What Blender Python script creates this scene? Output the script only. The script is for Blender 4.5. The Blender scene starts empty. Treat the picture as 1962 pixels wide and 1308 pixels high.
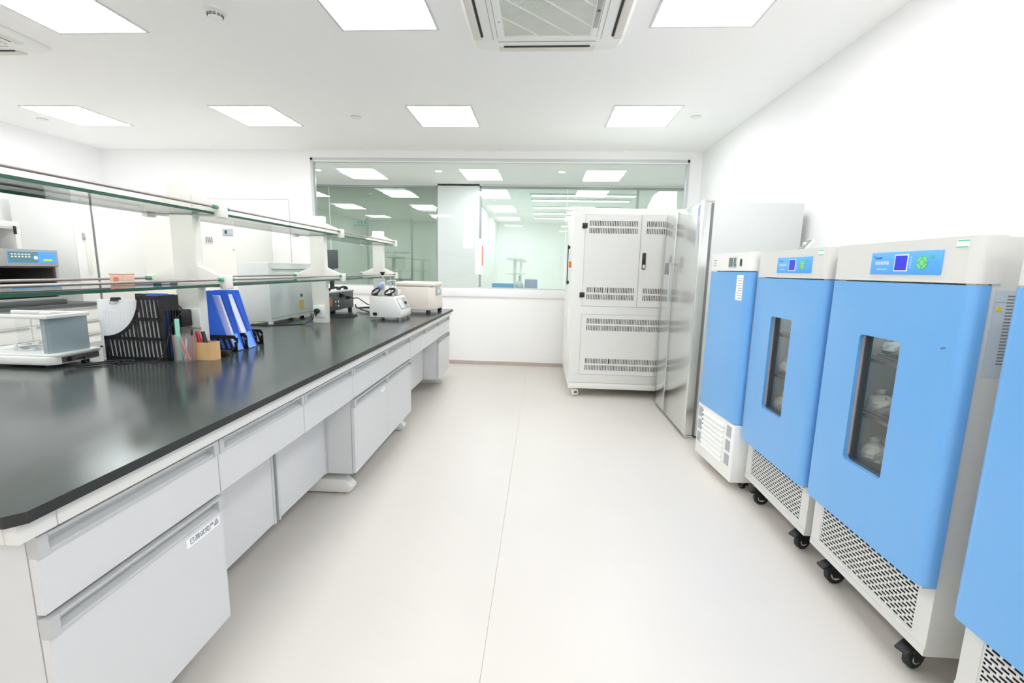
import bpy, bmesh, math, random
from mathutils import Matrix, Vector
random.seed(7)
R = math.radians
SC = bpy.context.scene
COL = SC.collection

# ------------------------------------------------------------------ camera, light, exposure
cam = bpy.data.cameras.new('camera'); cam.lens = 16.0; cam.sensor_width = 36.0; cam.sensor_fit = 'HORIZONTAL'
cam.clip_start = 0.02; cam.clip_end = 100
co = bpy.data.objects.new('camera', cam); COL.objects.link(co)
def cam_matrix(yaw, pitch, roll, h):
    cy, sy, cp, sp = math.cos(yaw), math.sin(yaw), math.cos(pitch), math.sin(pitch)
    f = Vector((sy*cp, cy*cp, -sp)); r = Vector((cy, -sy, 0)); u = r.cross(f)
    cr, sr = math.cos(roll), math.sin(roll)
    r2 = cr*r + sr*u; u2 = -sr*r + cr*u
    m = Matrix((r2, u2, -f)).transposed().to_4x4(); m.translation = (0, 0, h)
    return m
co.matrix_world = cam_matrix(R(-3.4575), R(8.997), R(1.213), 1.25)
SC.camera = co
w = bpy.data.worlds.new('world'); SC.world = w; w.use_nodes = True
w.node_tree.nodes['Background'].inputs[0].default_value = (0.9, 0.95, 1, 1)
w.node_tree.nodes['Background'].inputs[1].default_value = 0.4
SC.view_settings.view_transform = 'Standard'; SC.view_settings.look = 'None'
SC.view_settings.gamma = 1.0; SC.view_settings.use_curve_mapping = False
SC.view_settings.exposure = 0.09
PANEL_POWER = 14.5            # emission of the ceiling light panels
SC.cycles.use_denoising = True
SC.cycles.use_light_tree = False; SC.cycles.max_bounces = 18; SC.cycles.diffuse_bounces = 14; SC.cycles.glossy_bounces = 4
SC.cycles.use_adaptive_sampling = True; SC.cycles.adaptive_threshold = 0.035
SC.cycles.transparent_max_bounces = 16; SC.cycles.transmission_bounces = 8
SC.cycles.sample_clamp_indirect = 6.0; SC.cycles.caustics_reflective = False; SC.cycles.caustics_refractive = False

# ------------------------------------------------------------------ materials
def lin(c):
    return tuple(((v/255.0)/12.92 if v/255.0 <= 0.04045 else ((v/255.0+0.055)/1.055)**2.4) for v in c)
def mat(name, rgb, rough=0.5, metal=0.0, var=0.03, scale=30.0, bump=0.0, coat=0.0, spec=0.5, emit=0.0):
    m = bpy.data.materials.new(name); m.use_nodes = True
    nt = m.node_tree; b = nt.nodes['Principled BSDF']
    c = lin(rgb)
    tc = nt.nodes.new('ShaderNodeTexCoord'); no = nt.nodes.new('ShaderNodeTexNoise')
    no.inputs['Scale'].default_value = scale; no.inputs['Detail'].default_value = 3
    nt.links.new(tc.outputs['Object'], no.inputs['Vector'])
    mx = nt.nodes.new('ShaderNodeMix'); mx.data_type = 'RGBA'
    mx.inputs[6].default_value = (*[v*(1-var) for v in c], 1); mx.inputs[7].default_value = (*[min(1, v*(1+var)) for v in c], 1)
    nt.links.new(no.outputs[0], mx.inputs[0]); nt.links.new(mx.outputs[2], b.inputs['Base Color'])
    b.inputs['Roughness'].default_value = rough; b.inputs['Metallic'].default_value = metal
    b.inputs['Specular IOR Level'].default_value = spec; b.inputs['Coat Weight'].default_value = coat
    if bump:
        bp = nt.nodes.new('ShaderNodeBump'); bp.inputs['Strength'].default_value = bump; bp.inputs['Distance'].default_value = 0.002
        nt.links.new(no.outputs[0], bp.inputs['Height']); nt.links.new(bp.outputs[0], b.inputs['Normal'])
    if emit:
        b.inputs['Emission Color'].default_value = (*c, 1); b.inputs['Emission Strength'].default_value = emit
    return m
def emitter(name, rgb, s):
    m = bpy.data.materials.new(name); m.use_nodes = True; nt = m.node_tree; nt.nodes.clear()
    e = nt.nodes.new('ShaderNodeEmission'); o = nt.nodes.new('ShaderNodeOutputMaterial')
    e.inputs[0].default_value = (*lin(rgb), 1); e.inputs[1].default_value = s; nt.links.new(e.outputs[0], o.inputs[0])
    return m
def thin_glass(name, tint, ior=1.45, rough=0.0, haze=0.0):
    m = bpy.data.materials.new(name); m.use_nodes = True; nt = m.node_tree; nt.nodes.clear()
    o = nt.nodes.new('ShaderNodeOutputMaterial'); t = nt.nodes.new('ShaderNodeBsdfTransparent'); g = nt.nodes.new('ShaderNodeBsdfGlossy')
    f = nt.nodes.new('ShaderNodeFresnel'); mx = nt.nodes.new('ShaderNodeMixShader')
    ge = nt.nodes.new('ShaderNodeNewGeometry'); mr = nt.nodes.new('ShaderNodeMapRange')
    mr.inputs['To Min'].default_value = ior; mr.inputs['To Max'].default_value = 1.0/ior      # same reflectance on the way in and out of the pane
    nt.links.new(ge.outputs['Backfacing'], mr.inputs['Value']); nt.links.new(mr.outputs[0], f.inputs[0])
    t.inputs[0].default_value = (*tint, 1); g.inputs['Roughness'].default_value = rough
    nt.links.new(f.outputs[0], mx.inputs[0]); nt.links.new(t.outputs[0], mx.inputs[1]); nt.links.new(g.outputs[0], mx.inputs[2])
    if haze:
        d = nt.nodes.new('ShaderNodeBsdfDiffuse'); d.inputs[0].default_value = (0.8, 0.82, 0.82, 1); m2 = nt.nodes.new('ShaderNodeMixShader'); m2.inputs[0].default_value = haze
        nt.links.new(mx.outputs[0], m2.inputs[1]); nt.links.new(d.outputs[0], m2.inputs[2]); nt.links.new(m2.outputs[0], o.inputs[0])
    else:
        nt.links.new(mx.outputs[0], o.inputs[0])
    return m
def brushed(name, rgb, rough):
    m = mat(name, rgb, rough, 1.0, 0.05, 4.0)
    nt = m.node_tree; mp = nt.nodes.new('ShaderNodeMapping'); tc = [n for n in nt.nodes if n.type == 'TEX_COORD'][0]; no = [n for n in nt.nodes if n.type == 'TEX_NOISE'][0]
    mp.inputs['Scale'].default_value = (60, 60, 1); nt.links.new(tc.outputs['Object'], mp.inputs[0]); nt.links.new(mp.outputs[0], no.inputs['Vector'])
    return m
def floor_mat():
    m = mat('vinyl floor', (213, 208, 201), 0.34, 0, 0.03, 2.0, 0.0, 0.0, 0.5)
    nt = m.node_tree; b = nt.nodes['Principled BSDF']; no = nt.nodes.new('ShaderNodeTexNoise'); no.inputs['Scale'].default_value = 9; no.inputs['Detail'].default_value = 6
    mr = nt.nodes.new('ShaderNodeMapRange'); mr.inputs[3].default_value = 0.28; mr.inputs[4].default_value = 0.45
    nt.links.new(no.outputs[0], mr.inputs[0]); nt.links.new(mr.outputs[0], b.inputs['Roughness'])
    return m
M = dict(
    wall=mat('wall paint', (245, 245, 245), 0.6, 0, 0.01, 3), ceil=mat('ceiling paint', (252, 252, 252), 0.8, 0, 0.01, 3),
    floor=floor_mat(), subfloor=mat('subfloor', (178, 173, 166), 0.8), basebd=mat('baseboard vinyl', (190, 176, 168), 0.5),
    white=mat('white powder coat', (238, 239, 236), 0.35, 0, 0.015, 60), cream=mat('ivory powder coat', (239, 238, 230), 0.35, 0, 0.015, 60),
    lgrey=mat('light grey laminate', (213, 214, 215), 0.32, 0, 0.012, 40), alu=mat('anodised aluminium', (200, 204, 205), 0.35, 0.0, 0.03, 80), pull=mat('drawer pull profile', (190, 192, 192), 0.4),
    black=mat('black epoxy worktop', (58, 64, 62), 0.17, 0, 0.04, 30, 0.0, 0.0, 0.5), blackedge=mat('black worktop edge without sheen', (36, 37, 37), 0.5),  # one black: sheen put into the lighter top colour, edges left dark
    plastic=mat('black plastic', (26, 27, 29), 0.4), rubber=mat('dark rubber', (38, 38, 40), 0.6), cord=mat('black cable', (30, 31, 33), 0.5),
    steel=mat('polished steel', (170, 162, 157), 0.38, 0.7), inox=brushed('brushed stainless', (226, 229, 228), 0.2), chrome=mat('chrome', (225, 225, 225), 0.1, 1.0),
    blue=mat('blue enamel', (109, 171, 228), 0.28, 0, 0.015, 20, 0, 0.2), casegrey=mat('incubator grey', (218, 218, 214), 0.35, 0, 0.012, 40),
    dark=mat('dark interior', (30, 30, 30), 0.7), sidegrey=mat('fridge side grey', (203, 206, 205), 0.45), wallc=mat('corridor wall paint', (222, 226, 226), 0.6, 0, 0.01, 3), gasket=mat('grey gasket', (120, 122, 122), 0.5), kgrey=mat('cabinet pale grey', (235, 236, 231), 0.38, 0, 0.012, 40),
    mgrey=mat('mid grey paint', (165, 167, 166), 0.45), dgrey=mat('charcoal paint', (78, 84, 86), 0.45), lboxin=mat('light box interior', (74, 74, 72), 0.7),
    panelblue=mat('control panel blue', (88, 172, 250), 0.35), screen=mat('indigo display', (52, 56, 205), 0.25, emit=0.25), padgreen=mat('green keypad', (132, 214, 140), 0.4),
    inkwhite=mat('white print', (246, 250, 252), 0.5), inkblue=mat('navy print', (40, 80, 190), 0.5), inkgreen=mat('green print', (70, 190, 150), 0.5), inkdark=mat('dark print', (70, 74, 78), 0.6),
    inkyellow=mat('yellow print', (225, 200, 60), 0.5), paper=mat('paper', (246, 247, 250), 0.7), pgrey=mat('grey printed paper', (226, 228, 238), 0.7), label=mat('grey label film', (196, 206, 214), 0.35),
    kraft=mat('kraft board', (216, 178, 128), 0.75, 0, 0.05, 40), fileblue=mat('blue polypropylene', (62, 118, 232), 0.3), fileblue2=mat('blue file edge', (120, 170, 248), 0.3),
    pink=mat('pink plastic', (236, 160, 162), 0.35), coral=mat('coral plastic', (238, 128, 116), 0.35), mint=mat('mint plastic', (150, 216, 200), 0.35), red=mat('red plastic', (198, 30, 44), 0.3),
    greyblue=mat('grey blue panel', (160, 174, 180), 0.28, 0, 0.02, 20), boxgrey=mat('pale grey enclosure', (218, 223, 221), 0.4), peach=mat('peach plastic', (240, 200, 178), 0.5),
    orange=mat('orange plastic', (236, 120, 48), 0.4), copper=mat('orange winding', (180, 104, 40), 0.4), bluedial=mat('pale blue dial', (158, 172, 214), 0.35),
    ivory=mat('ivory centrifuge shell', (243, 234, 222), 0.35), knobgreen=mat('green end cap', (84, 160, 136), 0.3), gedge=mat('green glass edge', (40, 92, 76), 0.12), acgrey=mat('grille grey', (128, 124, 122), 0.7), acbeige=mat('louvre beige', (224, 219, 212), 0.5),
    beigebag=mat('translucent bag', (214, 214, 206), 0.3), tint=mat('brown metal', (96, 84, 80), 0.4), bluebin=mat('blue tray', (110, 180, 235), 0.4), lilac=mat('lilac box', (180, 180, 215), 0.5), yellow=mat('yellow label', (206, 180, 96), 0.5),
    teal=mat('teal print', (92, 140, 150), 0.4), lime=mat('lime display', (190, 210, 60), 0.4, emit=0.3), lcd=mat('grey display', (168, 172, 176), 0.3),
    lamp=emitter('added chamber light', (240, 245, 235), 14.0), diff=emitter('light diffuser', (251, 252, 255), PANEL_POWER), spot=emitter('downlight', (250, 255, 252), PANEL_POWER),  # first emitter is a glow added to brighten the incubator chambers
    glass=thin_glass('window glass', (0.97, 0.985, 0.975)), gtint=thin_glass('green tinted glass', (0.55, 0.62, 0.57)), gclear=thin_glass('partition glass', (0.86, 0.92, 0.895)),
    gshelf=thin_glass('shelf glass', (0.945, 0.975, 0.96), 1.45), gbox=thin_glass('clear acrylic', (0.95, 0.96, 0.96)), gcup=thin_glass('clear cup', (0.9, 0.9, 0.9), haze=0.12), ginc=thin_glass('incubator pane', (0.93, 0.94, 0.94)), frame=mat('frame paint', (224, 224, 220), 0.4, 0, 0.012, 40),
)

# ------------------------------------------------------------------ mesh helpers
class MB:
    def __init__(s): s.v = []; s.f = []; s.mi = []; s.m = 0
    def add(s, vs, fs):
        n = len(s.v); s.v += [tuple(v) for v in vs]
        for f in fs: s.f.append(tuple(n+i for i in f)); s.mi.append(s.m)
        return s
    def box(s, x0, x1, y0, y1, z0, z1, mx=None):
        vs = [(x0,y0,z0),(x1,y0,z0),(x1,y1,z0),(x0,y1,z0),(x0,y0,z1),(x1,y0,z1),(x1,y1,z1),(x0,y1,z1)]
        if mx: vs = [mx @ Vector(v) for v in vs]
        return s.add(vs, [(0,3,2,1),(4,5,6,7),(0,1,5,4),(1,2,6,5),(2,3,7,6),(3,0,4,7)])
    def prism(s, poly, axis, lo, hi):
        # poly: 2-D outline; axis 'x' -> (y,z), 'y' -> (x,z), 'z' -> (x,y)
        area = sum(poly[i][0]*poly[(i+1) % len(poly)][1]-poly[(i+1) % len(poly)][0]*poly[i][1] for i in range(len(poly)))
        if (area < 0) != (axis == 'y'): poly = poly[::-1]
        def P(p, t): return {'x': (t, p[0], p[1]), 'y': (p[0], t, p[1]), 'z': (p[0], p[1], t)}[axis]
        n = len(poly); vs = [P(p, lo) for p in poly] + [P(p, hi) for p in poly]
        fs = [tuple(range(n-1, -1, -1)), tuple(range(n, 2*n))] + [(i, (i+1) % n, n+(i+1) % n, n+i) for i in range(n)]
        return s.add(vs, fs)
    def cyl(s, p0, p1, r, n=16, r2=None):
        p0 = Vector(p0); p1 = Vector(p1); r2 = r if r2 is None else r2
        d = (p1-p0).normalized(); a = d.orthogonal().normalized(); b = d.cross(a)
        vs = []
        for p, q in ((p0, r), (p1, r2)):
            for i in range(n):
                t = 2*math.pi*i/n; vs.append(p+q*(math.cos(t)*a+math.sin(t)*b))
        return s.add(vs, [tuple(range(n-1, -1, -1)), tuple(range(n, 2*n))] + [(i, (i+1) % n, n+(i+1) % n, n+i) for i in range(n)])
    def lathe(s, prof, c=(0,0,0), n=24):
        vs = []; fs = []
        for r, z in prof:
            for i in range(n):
                t = 2*math.pi*i/n; vs.append((c[0]+r*math.cos(t), c[1]+r*math.sin(t), c[2]+z))
        for k in range(len(prof)-1):
            for i in range(n): fs.append((k*n+i, k*n+(i+1) % n, (k+1)*n+(i+1) % n, (k+1)*n+i))
        fs.append(tuple(range(n-1, -1, -1))); fs.append(tuple((len(prof)-1)*n+i for i in range(n)))
        return s.add(vs, fs)
    def tube(s, pts, r, n=8, sub=6):
        P = [Vector(p) for p in pts]; Q = []
        for i in range(len(P)-1):
            a, b, c, d = P[max(i-1, 0)], P[i], P[i+1], P[min(i+2, len(P)-1)]
            for k in range(sub):
                t = k/sub; Q.append(0.5*((2*b)+(c-a)*t+(2*a-5*b+4*c-d)*t*t+(3*b-a-3*c+d)*t**3))
        Q.append(P[-1]); vs = []; fs = []; up = None
        for i, p in enumerate(Q):
            d = (Q[min(i+1, len(Q)-1)]-Q[max(i-1, 0)])
            d = d.normalized() if d.length > 1e-9 else Vector((1, 0, 0))
            up = d.orthogonal().normalized() if up is None else (up-d*up.dot(d)).normalized()
            q = d.cross(up)
            for k in range(n):
                t = 2*math.pi*k/n; vs.append(p+r*(math.cos(t)*up+math.sin(t)*q))
        for i in range(len(Q)-1):
            for k in range(n): fs.append((i*n+k, i*n+(k+1) % n, (i+1)*n+(k+1) % n, (i+1)*n+k))
        fs.append(tuple(range(n-1, -1, -1))); fs.append(tuple((len(Q)-1)*n+k for k in range(n)))
        return s.add(vs, fs)
    def build(s, name, mats, parent=None, bevel=0.0, seg=2, smooth=False, loc=None, rot=None):
        me = bpy.data.meshes.new(name); me.from_pydata(s.v, [], s.f)
        for m in (mats if isinstance(mats, (list, tuple)) else [mats]): me.materials.append(M[m] if isinstance(m, str) else m)
        for p, i in zip(me.polygons, s.mi): p.material_index = i
        bm = bmesh.new(); bm.from_mesh(me)
        if bevel:
            ed = [e for e in bm.edges if len(e.link_faces) == 2 and e.calc_face_angle(0) > 0.6]
            bmesh.ops.bevel(bm, geom=ed, offset=bevel, segments=seg, affect='EDGES', clamp_overlap=True, profile=0.5)
        bmesh.ops.recalc_face_normals(bm, faces=bm.faces)
        bm.to_mesh(me); bm.free()
        if smooth or (bevel and seg > 1):
            for p in me.polygons: p.use_smooth = True
            try: me.set_sharp_from_angle(angle=R(38))
            except Exception: pass
        o = bpy.data.objects.new(name, me); COL.objects.link(o)
        if parent: o.parent = parent
        if loc: o.location = loc
        if rot: o.rotation_euler = rot
        return o
def box(*a): return MB().box(*a)
def tag(o, label, cat, group=None):
    o['label'] = label; o['category'] = cat
    if group: o['group'] = group
    return o
def thing(name, label, cat, loc=(0,0,0), rz=0.0, group=None):
    o = bpy.data.objects.new(name, None); COL.objects.link(o); o.location = loc; o.rotation_euler = (0, 0, rz); o.empty_display_size = 0.05
    return tag(o, label, cat, group)
def struct(o): o['kind'] = 'structure'; return o
def copy_tree(o, parent=None):
    c = o.copy(); COL.objects.link(c); c.parent = parent
    for ch in list(o.children): copy_tree(ch, c)
    return c
def text(name, body, size, m, parent, loc, rot, align='CENTER', ext=0.0003):
    cu = bpy.data.curves.new(name, 'FONT'); cu.body = body; cu.size = size; cu.align_x = align; cu.align_y = 'CENTER'; cu.extrude = ext; cu.resolution_u = 3
    t = bpy.data.objects.new('tmp', cu); COL.objects.link(t)
    dg = bpy.context.evaluated_depsgraph_get(); me = bpy.data.meshes.new_from_object(t.evaluated_get(dg))
    bpy.data.objects.remove(t); bpy.data.curves.remove(cu)
    me.materials.clear(); me.materials.append(M[m])
    o = bpy.data.objects.new(name, me); COL.objects.link(o); o.parent = parent; o.location = loc; o.rotation_euler = rot
    return o
FACE_NX = (R(90), 0, R(-90)); FACE_PX = (R(90), 0, R(90)); FACE_NY = (R(90), 0, 0)
def arc(cx, cy, r, a0, a1, n=5): return [(cx+r*math.cos(R(a0+(a1-a0)*i/n)), cy+r*math.sin(R(a0+(a1-a0)*i/n))) for i in range(n+1)]
def rrect(x0, x1, y0, y1, r, n=4):
    return arc(x1-r, y1-r, r, 0, 90, n)+arc(x0+r, y1-r, r, 90, 180, n)+arc(x0+r, y0+r, r, 180, 270, n)+arc(x1-r, y0+r, r, 270, 360, n)

# island bench frame: a = across (0 at the aisle edge, negative inward), b = along the bench
TH = R(0.74); OX = -0.904
def B(a, b, z=0.0): return (OX+a*math.cos(TH)-b*math.sin(TH), a*math.sin(TH)+b*math.cos(TH), z)
ZT = 0.80
XL, XR, YB, YN, ZC = -5.76, 1.885, 5.87, -2.2, 2.685

# ------------------------------------------------------------------ room shell
YF = 14.6
fl = struct(box(XL-0.1, 3.2, YN, YF, -0.06, -0.004).build('floor', 'subfloor'))
xs = [XL-0.1, -4.15, -2.15, -0.15, 1.85, 3.2]
for i in range(5): box(xs[i]+0.0005, xs[i+1]-0.0005, YN, YF, -0.004, 0.0).build('vinyl_sheet', 'floor', fl)
struct(box(XL-0.1, 3.2, YN, YF, ZC, ZC+0.1).build('ceiling', 'ceil'))
struct(box(XR, XR+0.1, YN, YB, 0, ZC).build('wall_right', 'wall'))
struct(box(XL-0.1, XL, YN, YF, 0, ZC).build('wall_left', 'wall'))
struct(box(XL, XR, YN-0.1, YN, 0, ZC).build('wall_front', 'wall'))
WX0, WX1, WZ0, WZ1 = -2.96, 1.745, 1.0, 2.592
wb = MB(); T0 = YB; T1 = YB+0.1
wb.box(XL, WX0, T0, T1, 0, ZC); wb.box(WX1, 3.2, T0, T1, 0, ZC); wb.box(WX0, WX1, T0, T1, 0, WZ0); wb.box(WX0, WX1, T0, T1, WZ1, ZC)
struct(wb.build('wall_back', 'wall'))
bb = 0.048
struct(box(XL, XR, YB-0.01, YB, 0, bb).build('baseboard_back', 'basebd'))
struct(box(XR-0.01, XR, YN, YB-0.01, 0, bb).build('baseboard_right', 'basebd'))
struct(box(XL, XL+0.01, YN, YB-0.01, 0, bb).build('baseboard_left', 'basebd'))
struct(box(WX0-0.03, XR-0.002, YB-0.022, YB, 0.894, 1.0).build('trim_1', 'wall', bevel=0.003))
# observation window in the back wall
win = struct(bpy.data.objects.new('window_1', None)); COL.objects.link(win)
f = MB(); y0, y1 = YB-0.012, YB+0.06
f.box(WX0, WX0+0.035, y0, y1, WZ0, WZ1); f.box(WX1-0.03, WX1, y0, y1, WZ0, WZ1); f.box(WX0, WX1, y0, y1, WZ1-0.034, WZ1); f.box(WX0, WX1, y0, y1, WZ0, WZ0+0.012)
f.build('window_frame', 'alu', win, bevel=0.003)
box(WX0+0.035, WX1-0.03, YB-0.008, YB+0.05, WZ1-0.048, WZ1-0.034).build('glazing_bead', 'white', win)
xm = (WX0+WX1)/2
for x0, x1 in ((WX0+0.035, xm-0.002), (xm+0.002, WX1-0.03)): box(x0, x1, YB+0.018, YB+0.028, WZ0+0.012, WZ1-0.048).build('glass_pane', 'glass', win)
# double door in the back wall
dr = struct(bpy.data.objects.new('door_1', None)); COL.objects.link(dr)
DX0, DX1, DZ = -4.53, -3.27, 2.075
box(DX0, DX1, YB-0.004, YB, 0, DZ).build('door_gap', 'mgrey', dr)
for x0, x1 in ((DX0+0.002, -4.084), (-4.081, DX1-0.002)): box(x0, x1, YB-0.010, YB-0.003, 0.008, DZ-0.006).build('door_leaf', 'wall', dr, bevel=0.001, seg=1)
# ------------------------------------------------------------------ corridor and laboratory behind the glass
YC = 8.1; PX0, PX1 = -1.835, -1.105
wc = MB(); wc.box(PX0, PX1, YC, YC+0.12, 0, ZC); wc.box(XL, PX0, YC, YC+0.12, 0, 0.86); wc.box(PX1, 3.2, YC, YC+0.12, 0, 0.86); wc.box(XL, 3.2, YC, YC+0.12, 2.655, ZC)
struct(wc.build('wall_corridor', 'wallc'))
struct(box(3.1, 3.2, T1, YF, 0, ZC).build('wall_corridor_right', 'wall'))
struct(box(XL, 3.2, YF-0.1, YF, 0, ZC).build('wall_far', 'wall'))
struct(box(-1.5, -1.42, YC+0.12, YF-0.1, 0, ZC).build('wall_partition', 'wall'))
w2 = struct(bpy.data.objects.new('window_2', None)); COL.objects.link(w2)
for x0, x1 in ((XL, -3.8), (-3.79, PX0-0.03)): box(x0+0.002, x1, YC+0.04, YC+0.05, 0.86, 2.655).build('glass_pane', 'gtint', w2)
f = MB(); f.box(PX0-0.03, PX0, YC+0.02, YC+0.08, 0.86, 2.655); f.box(XL, PX0, YC+0.02, YC+0.08, 2.625, 2.655); f.build('window_frame', 'mgrey', w2)
w3 = struct(bpy.data.objects.new('window_3', None)); COL.objects.link(w3)
for x0, x1 in ((PX1+0.03, 0.4), (0.41, 1.585), (1.615, 3.1)): box(x0+0.002, x1, YC+0.04, YC+0.05, 0.86, 2.625).build('glass_pane', 'gclear', w3)
f = MB(); f.box(PX1, PX1+0.03, YC+0.02, YC+0.08, 0.86, 2.655); f.box(PX1, 3.1, YC+0.02, YC+0.08, 2.625, 2.655); f.box(1.585, 1.612, YC+0.02, YC+0.08, 0.86, 2.655); f.build('window_frame', 'mgrey', w3)

# ------------------------------------------------------------------ ceiling lights, downlights, air conditioners, detectors
def panel_light(x, y, label, group, first=[]):
    if first:
        t = copy_tree(first[0]); t.location = (x, y, ZC); t['label'] = label; t['group'] = group; return t
    t = thing('ceiling_light', label, 'ceiling light', (x, y, ZC), 0, group)
    f = MB(); o, i = 0.302, 0.288
    f.box(-o, o, -o, -i, -0.006, 0.0); f.box(-o, o, i, o, -0.006, 0.0); f.box(-o, -i, -i, i, -0.006, 0.0); f.box(i, o, -i, i, -0.006, 0.0)
    f.build('light_frame', 'lgrey', t)
    box(-i, i, -i, i, -0.004, 0.0).build('diffuser', 'diff', t)
    first.append(t); return t
LXS = [-4.70, -2.825, -0.968, 0.894]
ROWS = [(4.60, 'back'), (2.70, 'front'), (0.80, 'overhead')]
pos = ['above the light box', 'above the far bench side', 'above the near bench side', 'above the incubators']
rown = {'back': 'square ceiling light panel nearest the window wall, ', 'front': 'square ceiling light panel level with the air conditioner, ', 'overhead': 'square ceiling light panel over the camera, ', 'camera': 'unseen ceiling light panel added behind the camera to balance light, '}
for y, r in ROWS:
    for x, p in zip(LXS, pos): panel_light(x, y, rown[r]+p, 'ceiling light panels of the laboratory')
for x, p in ((LXS[1], pos[1]), (LXS[3], pos[3])): panel_light(x, -1.10, rown['camera']+p, 'ceiling light panels of the laboratory')  # unseen pair added to shift light towards the near end
for x, p in ((-4.70, 'above its far end'), (-2.86, 'left of three behind the window top'), (-0.96, 'middle of three behind the window top'), (0.90, 'right of three behind the window top')):
    panel_light(x, 7.42, 'square ceiling light panel of the corridor, '+p, 'ceiling light panels of the corridor')
for y, r in ((9.37, 'first'), (11.38, 'second'), (13.3, 'third')):
    for x, p in ((-4.75, 'left column behind the tinted glass'), (-2.86, 'right column behind the tinted glass'), (-0.95, 'beside the partition in the bright laboratory')):
        panel_light(x, y, f'ceiling light panel beyond the corridor, {r} row, {p}', 'ceiling light panels beyond the corridor')
for i, y in enumerate((9.05, 9.7, 10.8, 11.9, 13.0)):  # added glowing bars imitate strip lamp reflections on the glass
    t = thing('reflection_bar', ['first', 'second', 'third', 'fourth', 'fifth'][i]+' glowing bar standing in for lamp reflections, counted from the corridor glass', 'ceiling light', (0.75, y, ZC), 0, 'glowing bars imitating lamp reflections')
    box(-1.0, 1.0, -0.07, 0.07, -0.03, 0.0).build('housing', 'white', t); box(-0.98, 0.98, -0.055, 0.055, -0.034, -0.03).build('diffuser', 'spot', t)
dl = None
for i, x in enumerate((-3.45, -1.585, 0.26, 2.1)):
    lb = 'round recessed downlight in the corridor ceiling, '+['leftmost', 'second from the left', 'third from the left', 'rightmost'][i]+' of the row'
    if dl: t = copy_tree(dl); t.location = (x, 7.06, ZC); t['label'] = lb
    else:
        t = dl = thing('downlight', lb, 'downlight', (x, 7.06, ZC), 0, 'corridor downlights')
        MB().lathe([(0.062, 0.0), (0.062, -0.004), (0.052, -0.006), (0.05, 0.0)]).build('trim_ring', 'white', t, smooth=True)
        MB().lathe([(0.0495, 0.0), (0.049, -0.003), (0.0, -0.0035)]).build('lens', 'spot', t)
def ac_unit(x, y, label):
    t = thing('air_conditioner', label, 'air conditioner', (x, y, ZC), 0, 'ceiling cassette air conditioners')
    h = 0.475
    # face panel with a chamfered skirt, ring around the intake
    p = MB()
    def ring(o0, z0, o1, z1):
        q0 = rrect(-o0, o0, -o0, o0, 0.05*o0/h); q1 = rrect(-o1, o1, -o1, o1, 0.05*o1/h); n = len(q0)
        p.add([(a, b, z0) for a, b in q0]+[(a, b, z1) for a, b in q1], [(i, (i+1) % n, n+(i+1) % n, n+i) for i in range(n)])
    ring(h, 0.0, h, -0.012); ring(h, -0.012, h-0.03, -0.04); ring(h-0.03, -0.04, 0.30, -0.046); ring(0.30, -0.046, 0.30, -0.02)
    p.build('face_panel', 'white', t)
    g = MB(); o, i = 0.297, 0.255
    g.box(-o, o, -o, -i, -0.05, -0.02); g.box(-o, o, i, o, -0.05, -0.02); g.box(-o, -i, -i, i, -0.05, -0.02); g.box(i, o, -i, i, -0.05, -0.02)
    gr = g.build('intake_grille', 'white', t, bevel=0.003)
    box(-i, i, -i, i, -0.026, -0.022).build('filter', 'acgrey', gr)
    s = MB()
    def diag(c, wd, sgn, z0, z1):       # strip along x + sgn*... clipped to the square
        pts = []
        for k in (c-wd, c+wd):
            lo = max(-i, (k-i) if sgn > 0 else (-i-k)); hi = min(i, (k+i) if sgn > 0 else (i-k))
            pts.append((lo, hi, k))
        (l0, h0, k0), (l1, h1, k1) = pts
        if h0-l0 < 0.01 or h1-l1 < 0.01: return
        F = (lambda x, k: k-x) if sgn > 0 else (lambda x, k: x+k)
        if sgn > 0: q = [(l0, F(l0, k0)), (h0, F(h0, k0)), (h1, F(h1, k1)), (l1, F(l1, k1))]
        else: q = [(l0, F(l0, k0)), (h0, F(h0, k0)), (h1, F(h1, k1)), (l1, F(l1, k1))]
        s.prism(q, 'z', z0, z1)
    c = -0.49
    while c < 0.49: diag(c, 0.0026, 1, -0.046, -0.03); c += 0.0125
    for c in (-0.30, -0.10, 0.10, 0.30): diag(c, 0.0045, -1, -0.049, -0.03)
    s.build('louvre_slats', 'white', gr)
    for k in range(4):
        rot = (0, 0, k*math.pi/2)
        sl = MB().prism(rrect(0.385, 0.398, -0.27, 0.27, 0.006), 'z', -0.047, -0.02).build('air_slot', 'dark', t, rot=rot)
        MB().box(0.40, 0.447, -0.30, 0.30, -0.05, -0.03).build('louvre_blade', 'acbeige', t, bevel=0.004, rot=rot)
        MB().box(0.325, 0.328, -0.30, 0.30, -0.0475, -0.04).build('panel_seam', 'mgrey', t, rot=rot)
    box(0.262, 0.292, -0.22, 0.16, -0.0525, -0.05).build('receiver_strip', 'mgrey', t, bevel=0.002)
    MB().cyl((0.277, -0.02, -0.056), (0.277, -0.02, -0.0525), 0.009).build('receiver_window', 'dgrey', t)
    MB().cyl((-0.275, 0.09, -0.052), (-0.275, 0.09, -0.05), 0.005).build('latch', 'mgrey', t)
    return t
ac_unit(-0.01, 2.735, 'white four-way cassette air conditioner with slatted grille above the aisle')
ac_unit(-3.87, 2.735, 'white cassette air conditioner cut off at the upper left of the ceiling')
t = thing('smoke_detector', 'round white smoke detector with dark slots on the ceiling above the island', 'smoke detector', (-1.915, 2.76, ZC))
MB().lathe([(0.06, 0), (0.06, -0.012), (0.052, -0.018), (0.0, -0.018)], n=32).build('base', 'white', t, smooth=True)
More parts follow.
